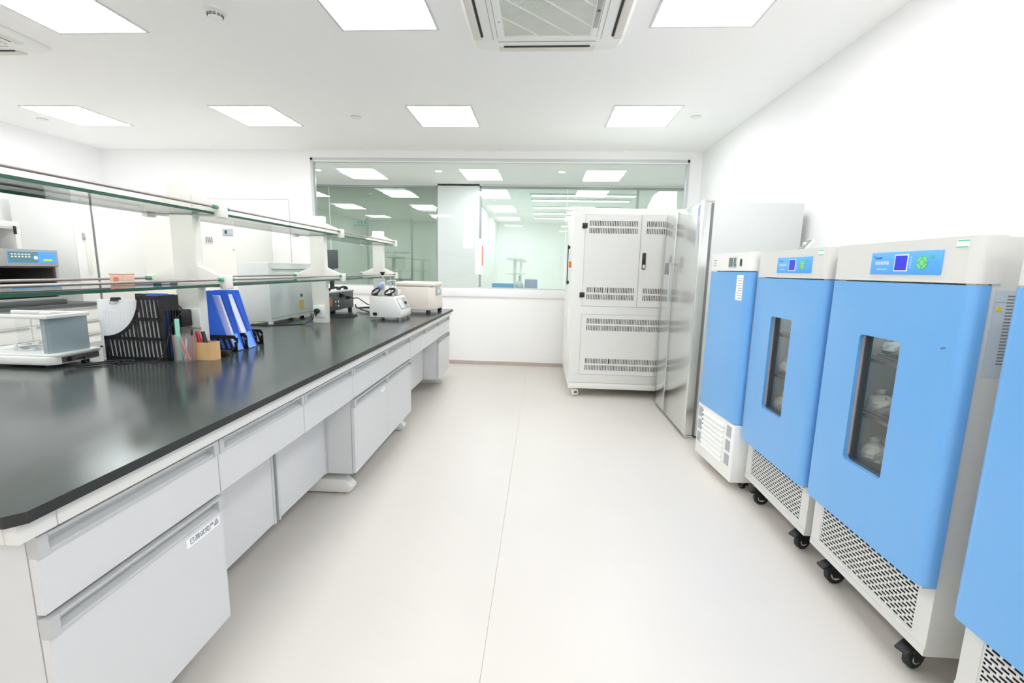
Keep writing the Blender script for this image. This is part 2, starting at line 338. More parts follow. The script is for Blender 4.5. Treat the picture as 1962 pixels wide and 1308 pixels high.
MB().lathe([(0.036, -0.018), (0.040, -0.03), (0.036, -0.046), (0.02, -0.05), (0.0, -0.05)], n=32).build('sensing_head', 'white', t, smooth=True)
s = MB()
for k in range(12):
    s.m = 0; mxx = Matrix.Rotation(k*math.pi/6, 4, 'Z'); s.box(0.036, 0.0425, -0.008, 0.008, -0.031, -0.028, mxx); s.box(0.0355, 0.041, -0.008, 0.008, -0.039, -0.036, mxx)
s.build('slots', 'dark', t)
for x, y, lb in ((1.39, 4.60, 'beside the light panel above the incubators'), (-1.85, 4.615, 'between the two light panels above the bench'), (-5.2, 4.69, 'near the left wall')):
    t = thing('sprinkler_cover', 'small round flush sprinkler cover on the ceiling '+lb, 'sprinkler', (x, y, ZC), 0, 'flush sprinkler covers')
    MB().lathe([(0.042, 0), (0.042, -0.007), (0.036, -0.011), (0.0, -0.011)], n=28).build('cover_plate', 'white', t, smooth=True)
    MB().lathe([(0.046, 0), (0.046, -0.002), (0.0425, -0.002)], n=28).build('gap_ring', 'mgrey', t)

# ------------------------------------------------------------------ island bench
def sh(mb, dx, dy, dz):
    mb.v = [(x+dx, y+dy, z+dz) for x, y, z in mb.v]; return mb
def bthing(name, label, cat, a, b, z=ZT, group=None, rz=0.0): return thing(name, label, cat, B(a, b, z), TH+rz, group)
AW = -1.56
t = bthing('worktop', 'long black epoxy worktop of the island bench', 'worktop', -0.78, 2.85, ZT-0.02)
c = 0.022
s = MB().prism([(AW, 0.685), (-c, 0.685), (0, 0.685+c), (0, 2.758), (AW, 2.758)], 'z', -0.003, 0.02); s.mi = [1, 0]+[1]*(len(s.f)-2); sh(s, 0.78, -2.85, 0).build('worktop_slab', ['black', 'blackedge'], t)
s = MB().prism([(AW, 2.7605), (0, 2.7605), (0, 5.012), (AW, 5.012)], 'z', -0.003, 0.02); s.mi = [1, 0]+[1]*(len(s.f)-2); sh(s, 0.78, -2.85, 0).build('worktop_slab', ['black', 'blackedge'], t)
# steel support frame under the worktop
t = bthing('bench_frame', 'white steel support frame with long feet under the black worktop', 'bench frame', -0.78, 2.85, 0)
def fr(mb, name, m='frame', bevel=0.002): return sh(mb, 0.78, -2.85, 0).build(name, m, t, bevel=bevel)
for b0, b1 in ((0.70, 0.769), (0.771, 3.214), (3.217, 5.0)): fr(box(-0.045, -0.018, b0, b1, 0.735, 0.7768), 'apron_rail')
for a0, a1 in ((-0.78, -0.046), (-1.54, -0.782)): fr(box(a0, a1, 0.70, 0.727, 0.735, 0.7768), 'apron_rail'); fr(box(a0, a1, 4.973, 5.0, 0.735, 0.7768), 'apron_rail')
fr(box(-1.54, -1.513, 0.73, 4.97, 0.735, 0.7768), 'apron_rail')
for b in (0.95, 2.33, 3.33, 4.80):
    for sg in (1, -1):
        def A(x): return -0.78+sg*(x+0.78)
        lo, hi = sorted((A(-0.66), A(-0.60))); fr(box(lo, hi, b-0.03, b+0.03, 0.05, 0.735), 'post')
        pts = [(A(-0.72), 0.012), (A(-0.092), 0.012), (A(-0.072), 0.03), (A(-0.075), 0.048), (A(-0.118), 0.088), (A(-0.72), 0.088)]
        fr(MB().prism(pts, 'y', b-0.035, b+0.035), 'foot', bevel=0.004)
        fr(MB().cyl((A(-0.15), b, 0), (A(-0.15), b, 0.014), 0.018), 'glide', bevel=0)
# drawer fronts and cabinets
def handle(parent, y0, y1, zt):
    p = MB().prism([(-0.018, 0), (0.007, 0), (0.007, -0.007), (-0.004, -0.011), (-0.0165, -0.013), (-0.0165, -0.030), (0.001, -0.037), (0.004, -0.040), (0.004, -0.045), (-0.018, -0.045)], 'y', y0+0.02, y1-0.02)
    p.box(-0.018, 0.006, y0, y0+0.02, -0.045, 0); p.box(-0.018, 0.006, y1-0.02, y1, -0.045, 0)
    sh(p, 0, 0, zt).build('handle', 'pull', parent)
def front(parent, name, y0, y1, z0, z1, swing=0.0):
    o = box(-0.018, 0, y0, y1, z0, z1-0.045).build(name, 'lgrey', parent, bevel=0.0015, seg=1)
    handle(o, y0, y1, z1); return o
ZD0, ZD1, ZK0, ZK1 = 0.556, 0.724, 0.135, 0.548
def cabinet(b0, b1, label, depth=0.56):
    t = bthing('base_cabinet', label, 'cabinet', -0.04, (b0+b1)/2, 0.0, 'base cabinets of the island bench'); h = (b1-b0)/2-0.002
    m = MB(); m.box(-depth, -0.02, -h, -h+0.018, 0.13, 0.733); m.box(-depth, -0.02, h-0.018, h, 0.13, 0.733); m.box(-depth, -depth+0.01, -h+0.018, h-0.018, 0.13, 0.733)
    m.box(-depth+0.01, -0.02, -h+0.018, h-0.018, 0.13, 0.148); m.box(-depth+0.01, -0.02, -h+0.018, h-0.018, 0.715, 0.733)
    m.build('body', 'lgrey', t)
    front(t, 'drawer', -h, h, ZD0, ZD1); d = front(t, 'cabinet_door', -h, h, ZK0, ZK1)
    return t, d, h
def hung_drawer(b0, b1, label):
    t = bthing('hung_drawer', label, 'drawer', -0.04, (b0+b1)/2, 0.0, 'drawers hung above the knee spaces'); h = (b1-b0)/2-0.002
    m = MB(); m.box(-0.45, -0.02, -h+0.01, -h+0.022, ZD0+0.01, 0.734); m.box(-0.45, -0.02, h-0.022, h-0.01, ZD0+0.01, 0.734); m.box(-0.45, -0.438, -h+0.022, h-0.022, ZD0+0.01, 0.734); m.box(-0.438, -0.02, -h+0.022, h-0.022, ZD0+0.01, ZD0+0.018)
    m.build('drawer_box', 'lgrey', t); front(t, 'drawer_front', -h, h, ZD0, ZD1); return t
c1, d1, h1 = cabinet(0.74, 1.25, 'grey base cabinet with a white written label at the near bench end')
lp = box(0.0, 0.0006, 0.105, 0.238, 0.462, 0.490).build('paper_label', 'paper', d1)
lp['label'] = 'white paper label with Chinese handwriting'
text('lettering', '已测试完产品', 0.0195, 'inkdark', d1, (0.0008, 0.174, 0.476), FACE_PX)
hung_drawer(1.25, 1.765, 'grey drawer above the knee space, next to the labelled cabinet'); hung_drawer(1.765, 2.28, 'grey drawer above the knee space, next to the middle cabinets')
c2, d2, h2 = cabinet(2.28, 2.83, 'grey base cabinet with a small white tag, middle of the bench')
box(0.0, 0.0006, 0.16, 0.225, 0.468, 0.495).build('paper_tag', 'paper', d2); MB().cyl((0, 0.185, 0.486), (0.002, 0.185, 0.486), 0.004).build('door_lock', 'dgrey', d2)
cabinet(2.83, 3.40, 'grey base cabinet without a tag, farther one of the middle pair')
hung_drawer(3.40, 3.90, 'grey drawer above the far knee space, nearer one'); hung_drawer(3.90, 4.44, 'grey drawer above the far knee space, next to the end cabinet')
cabinet(4.44, 5.0, 'grey base cabinet at the far end of the bench near the window wall')
def knee_panel(b0, b1, label):
    t = bthing('knee_panel', label, 'panel', -0.20, (b0+b1)/2, 0.0, 'recessed panels in the knee spaces'); h = (b1-b0)/2
    box(-0.018, 0, -h, h, 0.135, 0.56).build('board', 'lgrey', t, bevel=0.0015, seg=1); box(-0.02, 0.003, -h, -h+0.014, 0.130, 0.56).build('edge_strip', 'alu', t); box(-0.02, 0.003, h-0.014, h, 0.130, 0.56).build('edge_strip', 'alu', t)
knee_panel(1.252, 1.783, 'recessed grey back panel of the near knee space beside the labelled cabinet')
knee_panel(1.806, 2.278, 'recessed grey back panel of the near knee space beside the middle cabinet')
knee_panel(3.402, 4.438, 'recessed grey back panel of the far knee space')

# ------------------------------------------------------------------ two-tier reagent shelf on the bench
ZU, ZL = 1.484, 1.146
ra, rb = -0.785, 0.80
t = shelf = bthing('reagent_shelf', 'two-tier ivory reagent shelf with green-edged glass shelves along the bench', 'shelf', ra, rb)
CB = [0.80, 2.16, 3.52, 4.895]
def rs(mb, name, m, parent=None, **k): return sh(mb, -ra, -rb, -ZT).build(name, m, parent or t, **k)
for i, b in enumerate(CB):
    col = rs(box(-0.842, -0.728, b-0.03, b+0.025, ZT, 1.622), 'column', 'cream', bevel=0.004)
    for zs in (ZU, ZL):
        q = [(-0.60, zs-0.012), (-0.60, zs+0.034), (-0.725, zs+0.088), (-0.845, zs+0.088), (-0.97, zs+0.034), (-0.97, zs-0.012)]
        rs(MB().prism(q, 'y', b-0.024, b+0.019), 'bracket', 'cream', col, bevel=0.002)
        for a in (-0.604, -0.966):
            rs(box(a-0.016, a+0.016, b-0.028, b+0.028, zs-0.02, zs+0.045), 'end_block', 'cream', col, bevel=0.004)
            for db in (-0.04, 0.04):
                if 0 <= i and not (i == 3 and db > 0): rs(MB().cyl((a, b+db*0.7, zs+0.026), (a, b+db*1.3, zs+0.026), 0.0095), 'rail_cap', 'knobgreen', col, smooth=True)
    if b > 1 and b < 4:
        zz = 0.985 if i == 1 else 0.895
        so = rs(box(-0.832 if i == 2 else -0.80, -0.742 if i == 2 else -0.725, b-0.039, b-0.03, zz-0.05, zz+0.045), 'socket_plate', 'white', col, bevel=0.003)
for i in range(3):
    for zs in (ZU, ZL):
        g = MB(); b0, b1 = CB[i]+0.034, CB[i+1]-0.034
        g.box(-0.955, -0.615, b0, b1, zs-0.008, zs+0.004); g.mi = [0, 0, 1, 1, 1, 1]
        rs(g, 'glass_shelf', ['gshelf', 'gedge'])
        for a in (-0.604, -0.966): rs(MB().cyl((a, b0-0.01, zs+0.026), (a, b1+0.01, zs+0.026), 0.0055, 10), 'guard_rail', 'steel', smooth=True)

# ------------------------------------------------------------------ things on the bench
# analytical balance
t = bthing('analytical_balance', 'white analytical balance with glass draft shield and grey-blue rear panel', 'balance', -1.28, 1.85)
def bl(mb, name, m, parent=None, **k): return sh(mb, 1.28, -1.85, -ZT).build(name, m, parent or t, **k)
base = bl(MB().prism([(-1.50, 1.75), (-1.115, 1.745), (-1.092, 1.768), (-1.092, 1.955), (-1.50, 1.955)], 'z', 0.812, 0.848), 'base', 'white', bevel=0.005)
bl(MB().prism([(-1.49, 1.755), (-1.12, 1.75), (-1.085, 1.765), (-1.085, 1.96), (-1.49, 1.96)], 'z', 0.846, 0.858), 'top_deck', 'white', bevel=0.004)
rp = bl(box(-1.093, -1.0895, 1.785, 1.95, 0.818, 0.842), 'connector_panel', 'tint')
bl(MB().cyl((-1.0895, 1.812, 0.83), (-1.085, 1.812, 0.83), 0.010), 'round_port', 'plastic', rp)
bl(box(-1.0895, -1.084, 1.838, 1.872, 0.826, 0.835), 'serial_port', 'chrome', rp, bevel=0.002); bl(box(-1.0895, -1.087, 1.89, 1.915, 0.823, 0.838), 'type_plate', 'dgrey', rp)
for b in (1.79, 1.944): bl(MB().cyl((-1.0895, b, 0.839), (-1.087, b, 0.839), 0.003), 'screw', 'chrome', rp)
pn = MB().prism([(-1.126, 1.765)]+arc(-1.137, 1.781, 0.018, -60, 0, 4)+[(-1.108, 1.93), (-1.122, 1.932), (-1.131, 1.79), (-1.150, 1.770)], 'z', 0.858, 1.006)
bl(pn, 'shield_rear', 'greyblue', smooth=True)
tf = MB(); tf.box(-1.46, -1.10, 1.752, 1.772, 1.006, 1.022); tf.box(-1.46, -1.10, 1.922, 1.94, 1.006, 1.022); tf.box(-1.122, -1.10, 1.772, 1.922, 1.006, 1.022); bl(tf, 'top_frame', 'white', bevel=0.004)
bl(box(-1.45, -1.15, 1.762, 1.765, 0.858, 1.006), 'glass_door', 'gbox'); bl(box(-1.45, -1.15, 1.928, 1.931, 0.858, 1.006), 'glass_door', 'gbox'); bl(box(-1.45, -1.125, 1.775, 1.92, 1.008, 1.011), 'glass_lid', 'gbox')
bl(MB().cyl((-1.30, 1.85, 0.858), (-1.30, 1.85, 0.872), 0.04, 24), 'weighing_pan', 'chrome', smooth=True); bl(box(-1.262, -1.248, 1.752, 1.761, 0.872, 0.90), 'door_grip', 'white', bevel=0.003)
bl(box(-1.22, -1.17, 1.83, 1.85, 1.011, 1.027), 'lid_grip', 'white', bevel=0.004); bl(box(-1.165, -1.14, 1.78, 1.80, 0.858, 0.884), 'shield_clip', 'white', bevel=0.003)
for a, b in ((-1.14, 1.78), (-1.14, 1.93), (-1.44, 1.78), (-1.44, 1.93)): bl(MB().cyl((a, b, ZT), (a, b, 0.813), 0.015), 'foot', 'plastic')

# black slotted magazine organiser with papers
def org_curve(a):    # height of the side profile at a
    if a > -0.888: return 1.098
    u = (a+1.064)/0.176; return 1.098-0.188*math.sqrt(max(0, 1-u*u))
t = bthing('magazine_organizer', 'black slotted plastic magazine organiser with curved sides standing on the bench', 'organizer', -0.92, 2.0)
def og(mb, name, m, **k): return sh(mb, 0.92, -2.0, -ZT).build(name, m, t, **k)
for b in (1.957, 2.05):
    m = MB()
    for z0, z1, aL in ((0.80, 0.816, -1.062), (0.894, 0.908, -1.064), (0.985, 0.999, -0.914), (1.082, 1.098, -0.888)): m.box(aL, -0.775, b, b+0.004, z0, z1)
    m.box(-1.064, -1.052, b, b+0.004, 0.80, 0.91); m.box(-0.79, -0.772, b, b+0.004, 0.80, 1.10)
    q = [(-1.064+0.176*math.cos(R(90-k*6)), 1.098-0.188*math.sin(R(90-k*6))) for k in range(16)]
    for (a0, z0), (a1, z1) in zip(q[:-1], q[1:]): m.prism([(a0, z0), (a1, z1), (a1+0.011, z1-0.008), (a0+0.004, z0-0.013)], 'y', b, b+0.004)
    a = -1.045
    while a < -0.79:
        zt = min(org_curve(max(-1.063, a-0.013))-0.004, 1.085); m.prism([(a, 0.812), (a+0.009, 0.812), (a+0.001, zt), (a-0.008, zt)] if zt < 1.0 else [(a, 0.812), (a+0.009, 0.812), (a-0.006, zt), (a-0.015, zt)], 'y', b, b+0.004); a += 0.0195
    og(m, 'side_panel', 'plastic')
og(box(-1.062, -0.772, 1.961, 2.05, 0.80, 0.804), 'floor_plate', 'plastic')
m = MB(); m.box(-0.776, -0.772, 1.961, 2.05, 1.03, 1.10)
for k in range(6): m.box(-0.776, -0.772, 1.961+k*0.0165, 1.968+k*0.0165, 0.80, 1.03)
m.box(-0.776, -0.772, 1.961, 2.05, 0.80, 0.815); m.box(-0.776, -0.772, 1.961, 2.05, 0.90, 0.912); og(m, 'spine_panel', 'plastic')
pp = bthing('paper_stack', 'white printed sheets standing in the black slotted organiser', 'paper', -0.945, 1.972, 0.804)
box(-0.142, 0.145, -0.006, 0.006, 0, 0.272).build('sheets', 'paper', pp)
m = MB()
for i in range(9): m.box(-0.125, -0.02, -0.0066, -0.006, 0.10+i*0.014, 0.1006+i*0.014)
for i in range(8): m.box(-0.12+i*0.014, -0.1194+i*0.014, -0.0066, -0.006, 0.10, 0.22)
m.build('printed_grid', 'pgrey', pp)
bc = bthing('binder_clip', 'small black binder clip on the white sheets', 'clip', -1.0, 1.96, 1.071)
MB().prism([(-0.018, 0), (0.018, 0), (0.012, 0.016), (-0.012, 0.016)], 'y', -0.001, 0.022).build('clamp', 'plastic', bc); MB().tube([(-0.012, -0.002, 0.0), (-0.015, -0.006, -0.012), (0.015, -0.006, -0.012), (0.012, -0.002, 0.0)], 0.0012).build('wire_arm', 'steel', bc)
fo = bthing('folder', 'blue document folder pushed into the black slotted organiser', 'folder', -0.85, 2.0, 0.804); box(-0.025, 0.072, -0.004, 0.004, 0, 0.303).build('cover', 'fileblue', fo)
fo = bthing('folder', 'black document folder at the rear of the slotted organiser', 'folder', -0.85, 2.03, 0.804); box(-0.10, 0.07, -0.012, 0.012, 0, 0.298).build('cover', 'plastic', fo)

# pen cup with pens, card box with markers
t = bthing('pen_cup', 'clear plastic pen cup full of pens', 'cup', -0.706, 1.985)
MB().lathe([(0.043, 0.0), (0.046, 0.12), (0.0435, 0.12), (0.041, 0.004), (0.0, 0.004)], n=28).build('wall', 'gcup', t, smooth=True)
def pen(label, da, db, ta, tb, h, r, m, capm=None, flat=False):
    p = bthing('pen', label, 'pen', -0.706+da, 1.985+db, ZT+0.006, 'pens in the clear cup')
    d = Vector((ta, tb, h)); e = d*0.78
    if flat: MB().box(-0.009, 0.009, -0.003, 0.003, 0, d.length, d.to_track_quat('Z', 'Y').to_matrix().to_4x4()).build('barrel', m, p, bevel=0.002)
    else: MB().cyl((0, 0, 0), e, r).build('barrel', m, p, smooth=True); MB().cyl(e, d, r*1.05, 16, r*0.6).build('cap', capm or m, p, smooth=True)
pen('pink pen with a dark ring leaning left in the clear cup', -0.012, 0.01, -0.045, 0.02, 0.19, 0.0055, 'pink', 'rubber')
pen('mint green cutter standing upright in the clear cup', -0.012, -0.018, -0.004, 0.005, 0.19, 0.008, 'mint', flat=True)
pen('pink highlighter at the left inside the clear cup', -0.030, -0.005, -0.006, 0.0, 0.115, 0.008, 'pink')
pen('coral marker crossing the front of the clear cup diagonally', 0.030, -0.012, -0.058, 0.01, 0.125, 0.006, 'coral')
pen('thin white pen behind the coral marker in the clear cup', 0.0, 0.0, 0.004, 0.012, 0.12, 0.004, 'paper', 'steel')
pen('silver tweezers standing in the clear cup', 0.012, -0.02, -0.022, 0.006, 0.10, 0.003, 'steel')
pen('dark red pen at the right inside the clear cup', 0.016, 0.015, 0.012, 0.004, 0.14, 0.005, 'red', 'plastic')
t = bthing('card_box', 'small kraft cardboard box with rounded corners beside the pen cup', 'box', -0.638, 2.035)
q = rrect(-0.052, 0.052, -0.03, 0.03, 0.016); qi = rrect(-0.0495, 0.0495, -0.0275, 0.0275, 0.0135); n = len(q)
m = MB(); m.add([(x, y, 0) for x, y in q]+[(x*1.01, y*1.01, 0.083) for x, y in q]+[(x, y, 0.083) for x, y in qi]+[(x, y, 0.004) for x, y in qi], [tuple(range(n-1, -1, -1))]+[(k*n+i, k*n+(i+1) % n, (k+1)*n+(i+1) % n, (k+1)*n+i) for k in range(3) for i in range(n)]+[tuple(3*n+i for i in range(n))])
m.build('carton', 'kraft', t, smooth=True); 
for nm, lb, da, ta, m1, m2 in (('marker', 'red marker sticking out of the kraft cardboard box', -0.012, -0.035, 'red', 'red'), ('marker', 'black marker sticking out of the kraft cardboard box', 0.012, -0.03, 'plastic', 'plastic')):
    p = bthing(nm, lb, 'pen', -0.638+da, 2.035, ZT+0.005, 'markers in the cardboard box'); d = Vector((ta, 0.006, 0.125)); MB().cyl((0, 0, 0), d*0.62, 0.009).build('barrel', m1, p, smooth=True); MB().cyl(d*0.62, d, 0.0098, 16, 0.008).build('cap', m2, p, smooth=True)

# black rack with two blue magazine files
t = bthing('file_rack', 'low black slotted plastic rack holding the two blue magazine files', 'rack', -0.71, 2.34)
def rk(mb, name, m, **k): return sh(mb, 0.71, -2.34, -ZT).build(name, m, t, **k)
for i, b in enumerate((2.225, 2.315, 2.405, 2.47)):
    m = MB(); e = -0.618-0.004*i
    m.box(-0.80, e, b, b+0.004, ZT, 0.815); m.prism([(-0.80, 0.868), (e-0.02, 0.868), (e, 0.85), (e, 0.868), (e-0.012, 0.885), (-0.80, 0.885)], 'y', b, b+0.004); m.box(e-0.014, e, b, b+0.004, ZT, 0.852); m.box(-0.80, -0.786, b, b+0.004, ZT, 0.88)
    for k in range(5): a = -0.77+k*0.03; m.prism([(a, 0.812), (a+0.012, 0.812), (a-0.006, 0.87), (a-0.018, 0.87)], 'y', b, b+0.004)
    rk(m, 'divider', 'plastic')
rk(box(-0.80, -0.625, 2.228, 2.472, ZT, 0.803), 'floor_plate', 'plastic')
for i, (b, lb) in enumerate(((2.232, 'blue magazine file in the black rack, the nearer one beside the shelf column'), (2.325, 'blue magazine file in the black rack, the farther one with papers showing'))):
    t = bthing('magazine_file', lb, 'magazine file', -0.71, b+0.035, ZT+0.003, 'blue magazine files')
    def mf(mb, name, m, **k): return sh(mb, 0.71, -b-0.035, -ZT-0.003).build(name, m, t, **k)
    z0 = ZT+0.003; e = 0.012*i
    mf(MB().prism([(-0.795, z0), (-0.795, 1.108), (-0.742, 1.108), (-0.652+e, z0)], 'y', b, b+0.003), 'side_plate', 'fileblue'); mf(MB().prism([(-0.795, z0), (-0.795, 1.108), (-0.702, 1.108), (-0.632+e, z0)], 'y', b+0.066, b+0.069), 'side_plate', 'fileblue')
    mf(box(-0.798, -0.795, b, b+0.069, z0, 1.108), 'spine', 'fileblue'); mf(box(-0.795, -0.64, b+0.003, b+0.066, z0, z0+0.003), 'bottom_plate', 'fileblue')
    mf(MB().prism([(-0.668+e, 0.885), (-0.662+e, 0.885), (-0.634+e, z0), (-0.64+e, z0)], 'y', b+0.003, b+0.066), 'front_lip', 'fileblue2')
    pp = bthing('paper_stack', 'white papers inside the '+('nearer' if i == 0 else 'farther')+' blue magazine file', 'paper', -0.71, b+0.035, ZT+0.007)
    sh(MB().prism([(-0.79, z0+0.004), (-0.79, 1.085), (-0.735, 1.085), (-0.655+e, z0+0.004)], 'y', b+(0.018 if i else 0.045), b+0.06), 0.71, -b-0.035, -ZT-0.007).build('sheets', 'paper', pp)

# power adapter on the first column, plug on the second column, cables
def cable(label, pts, r=0.0028, m='cord', ends=None):
    pts = [(a, b, max(z, ZT+r+0.0006)) for a, b, z in pts]
    o = bthing('cable', label, 'cable', pts[0][0], pts[0][1], pts[0][2], 'loose cables')
    sh(MB().tube(pts, r), -pts[0][0], -pts[0][1], -pts[0][2]).build('sheath', m, o, smooth=True)
    if ends:
        for e in ends: sh(MB().box(*e), -pts[0][0], -pts[0][1], -pts[0][2]).build('connector', 'plastic', o, bevel=0.003)
t = bthing('power_adapter', 'black power adapter plugged into the socket on the shelf column', 'power adapter', -0.79, 2.10, 0.965)
box(-0.045, 0.03, -0.05, 0.018, -0.018, 0.062).build('housing', 'plastic', t, bevel=0.006); MB().tube([(-0.02, -0.02, 0.062), (-0.012, -0.02, 0.08), (0.002, -0.02, 0.075), (0.01, -0.02, 0.06)], 0.004).build('strain_relief', 'plastic', t)
Z = ZT+0.003
cable('thin grey cable curling over the worktop in front of the organiser', [(-0.79, 2.09, 1.03), (-0.755, 2.05, 1.02), (-0.762, 1.985, 0.96), (-0.764, 1.945, 0.86), (-0.79, 1.90, Z), (-0.90, 1.885, Z), (-0.96, 1.90, Z), (-0.93, 1.94, Z), (-0.88, 1.91, Z), (-0.95, 1.87, Z)], 0.0022)
cable('black cable with loose loops lying between the balance and the organiser', [(-1.09, 1.88, 0.83), (-1.05, 1.86, Z), (-1.0, 1.92, Z), (-0.93, 1.95, Z), (-0.89, 1.90, Z), (-0.91, 1.87, Z), (-0.97, 1.88, Z), (-1.03, 1.83, Z), (-1.05, 1.80, Z), (-0.99, 1.79, Z), (-0.93, 1.83, Z)], 0.0026, ends=[(-0.945, -0.92, 1.87, 1.885, ZT, ZT+0.012)])
cable('thick black cable running from the balance behind the organiser', [(-1.09, 1.96, 0.86), (-1.02, 2.08, 0.835), (-0.95, 2.12, Z+0.02), (-0.86, 2.12, Z)], 0.004)
cable('dark cable and socket end in front of the black file rack', [(-0.60, 2.10, Z), (-0.62, 2.18, Z+0.01), (-0.60, 2.2, 0.85), (-0.59, 2.19, 0.88)], 0.0028, ends=[(-0.625, -0.585, 2.09, 2.125, ZT, ZT+0.03)])
cable('black power cable from the column socket to the grey enclosure', [(-0.80, 3.462, 0.895), (-0.805, 3.43, 0.87), (-0.82, 3.42, 0.83), (-0.87, 3.37, Z), (-0.98, 3.28, Z), (-1.10, 3.24, Z), (-1.2, 3.25, Z), (-1.1, 3.30, Z)], 0.004)
t = bthing('power_plug', 'round black plug in the socket of the second shelf column', 'plug', -0.798, 3.472, 0.895)
MB().cyl((0, 0.008, 0), (0, -0.018, 0), 0.021, 20).build('plug_body', 'plastic', t, bevel=0.003); MB().cyl((0, -0.01, -0.012), (-0.004, -0.02, -0.04), 0.007, 12, 0.005).build('strain_relief', 'plastic', t)

# things on the lower glass shelf
t = bthing('sample_box', 'small peach plastic box on the lower glass shelf', 'box', -0.83, 1.835, ZL+0.004)
box(-0.03, 0.028, -0.028, 0.03, 0, 0.045).build('body', 'peach', t, bevel=0.003); box(-0.031, 0.029, -0.029, 0.031, 0.045, 0.05).build('lid', 'peach', t, bevel=0.001); box(-0.012, 0.01, -0.0285, -0.028, 0.012, 0.034).build('printed_mark', 'coral', t)
for k, (a, b, lb) in enumerate(((-0.81, 1.93, 'white tube lying beside the peach box on the glass shelf'), (-0.79, 2.0, 'white marker with grey cap lying on the glass shelf near the first column'))):
    t = bthing('marker_pen', lb, 'pen', a, b, ZL+0.0125, 'white pens on the glass shelf'); MB().cyl((-0.02, -0.06, 0), (0.01, 0.02, 0), 0.0085).build('barrel', 'paper', t, smooth=True); MB().cyl((0.01, 0.02, 0), (0.022, 0.05, 0), 0.0088).build('cap', 'mgrey' if k else 'teal', t, smooth=True)

# pale grey metal enclosure
t = bthing('metal_enclosure', 'pale grey metal equipment enclosure with a yellow label behind the second shelf column', 'enclosure', -1.19, 3.62)
def en(mb, name, m, **k): return sh(mb, 1.19, -3.62, -ZT).build(name, m, t, **k)
en(box(-1.31, -1.068, 3.30, 4.0, 0.822, 1.262), 'case', 'boxgrey', bevel=0.004); en(box(-1.055, -1.0655, 3.34, 3.96, 1.215, 1.225), 'ledge', 'boxgrey')
en(box(-1.0685, -1.066, 3.72, 3.79, 0.885, 0.955), 'warning_label', 'yellow'); en(box(-1.0685, -1.066, 3.745, 3.775, 0.985, 1.01), 'dark_label', 'plastic')
for a, b in ((-1.085, 3.32), (-1.29, 3.32), (-1.085, 3.97), (-1.29, 3.97)): en(MB().cyl((a, b, ZT), (a, b, 0.823), 0.018), 'foot', 'boxgrey')
en(box(-1.0675, -1.0655, 3.305, 3.995, 0.845, 0.849), 'fold_line', 'mgrey')

# dark instrument behind the column with knobs and cables
t = bthing('dark_instrument', 'charcoal metal instrument with four silver knobs behind the second shelf column', 'instrument', -1.12, 4.32)
def di(mb, name, m, **k): return sh(mb, 1.12, -4.32, -ZT).build(name, m, t, **k)
di(box(-1.25, -0.975, 4.03, 4.64, 0.832, 0.995), 'case', 'dgrey', bevel=0.004); di(box(-1.25, -0.97, 4.025, 4.65, 0.995, 1.006), 'lid', 'mgrey', bevel=0.003)
for b, z in ((4.17, 0.915), (4.23, 0.915), (4.17, 0.872), (4.23, 0.872)): di(MB().cyl((-0.975, b, z), (-0.955, b, z), 0.010, 14), 'knob', 'chrome', smooth=True)
di(MB().cyl((-0.975, 4.075, 0.92), (-0.962, 4.075, 0.92), 0.042, 28), 'cable_reel', 'copper', smooth=True)
di(box(-0.975, -0.94, 4.30, 4.34, 0.955, 0.985), 'cable_plug', 'plastic', bevel=0.003); di(box(-0.975, -0.94, 4.45, 4.475, 0.925, 0.945), 'cable_plug', 'plastic', bevel=0.003)
for a, b in ((-1.0, 4.04), (-1.0, 4.6), (-1.22, 4.04), (-1.22, 4.6)): di(MB().cyl((a, b, ZT), (a, b, 0.833), 0.02), 'foot', 'plastic')
cable('black cable leaving the charcoal instrument towards the white tester', [(-0.95, 4.32, 0.965), (-0.93, 4.40, 0.955), (-0.92, 4.50, 0.93), (-0.90, 4.58, 0.925), (-0.80, 4.60, 0.86), (-0.72, 4.56, 0.90), (-0.62, 4.50, 0.90)], 0.005)
cable('tangled black cable on the worktop beside the white tester', [(-0.95, 4.62, 0.86), (-0.92, 4.6, Z+0.02), (-0.80, 4.56, Z+0.03), (-0.70, 4.5, Z+0.02), (-0.62, 4.42, Z+0.03), (-0.68, 4.36, Z), (-0.78, 4.44, Z+0.01), (-0.86, 4.5, Z+0.03), (-0.70, 4.55, Z+0.04), (-0.6, 4.40, Z+0.03), (-0.66, 4.30, Z), (-0.60, 4.22, Z)], 0.006)
cable('pair of flat dark cable loops on the worktop behind the second column', [(-0.95, 3.85, Z), (-0.86, 3.86, Z), (-0.74, 3.90, Z), (-0.70, 3.97, Z), (-0.78, 3.99, Z), (-0.90, 3.95, Z), (-0.74, 4.02, Z), (-0.72, 4.08, Z), (-0.82, 4.10, Z), (-0.95, 4.02, Z)], 0.0045)
t = bthing('instrument_tray', 'white tray with black clips lying on the charcoal instrument', 'tray', -1.08, 4.32, 1.006)
box(-0.06, 0.10, -0.22, 0.25, 0.0, 0.008).build('plate', 'white', t, bevel=0.002)
for a, b, l in ((0.05, -0.18, 0.05), (0.06, 0.02, 0.06), (0.06, 0.2, 0.045)): MB().tube([(a-0.05, b-l, 0.02), (a, b, 0.035), (a+0.02, b+l*0.6, 0.02), (a-0.02, b+l, 0.018)], 0.010, 8).build('clip', 'plastic', t, smooth=True)
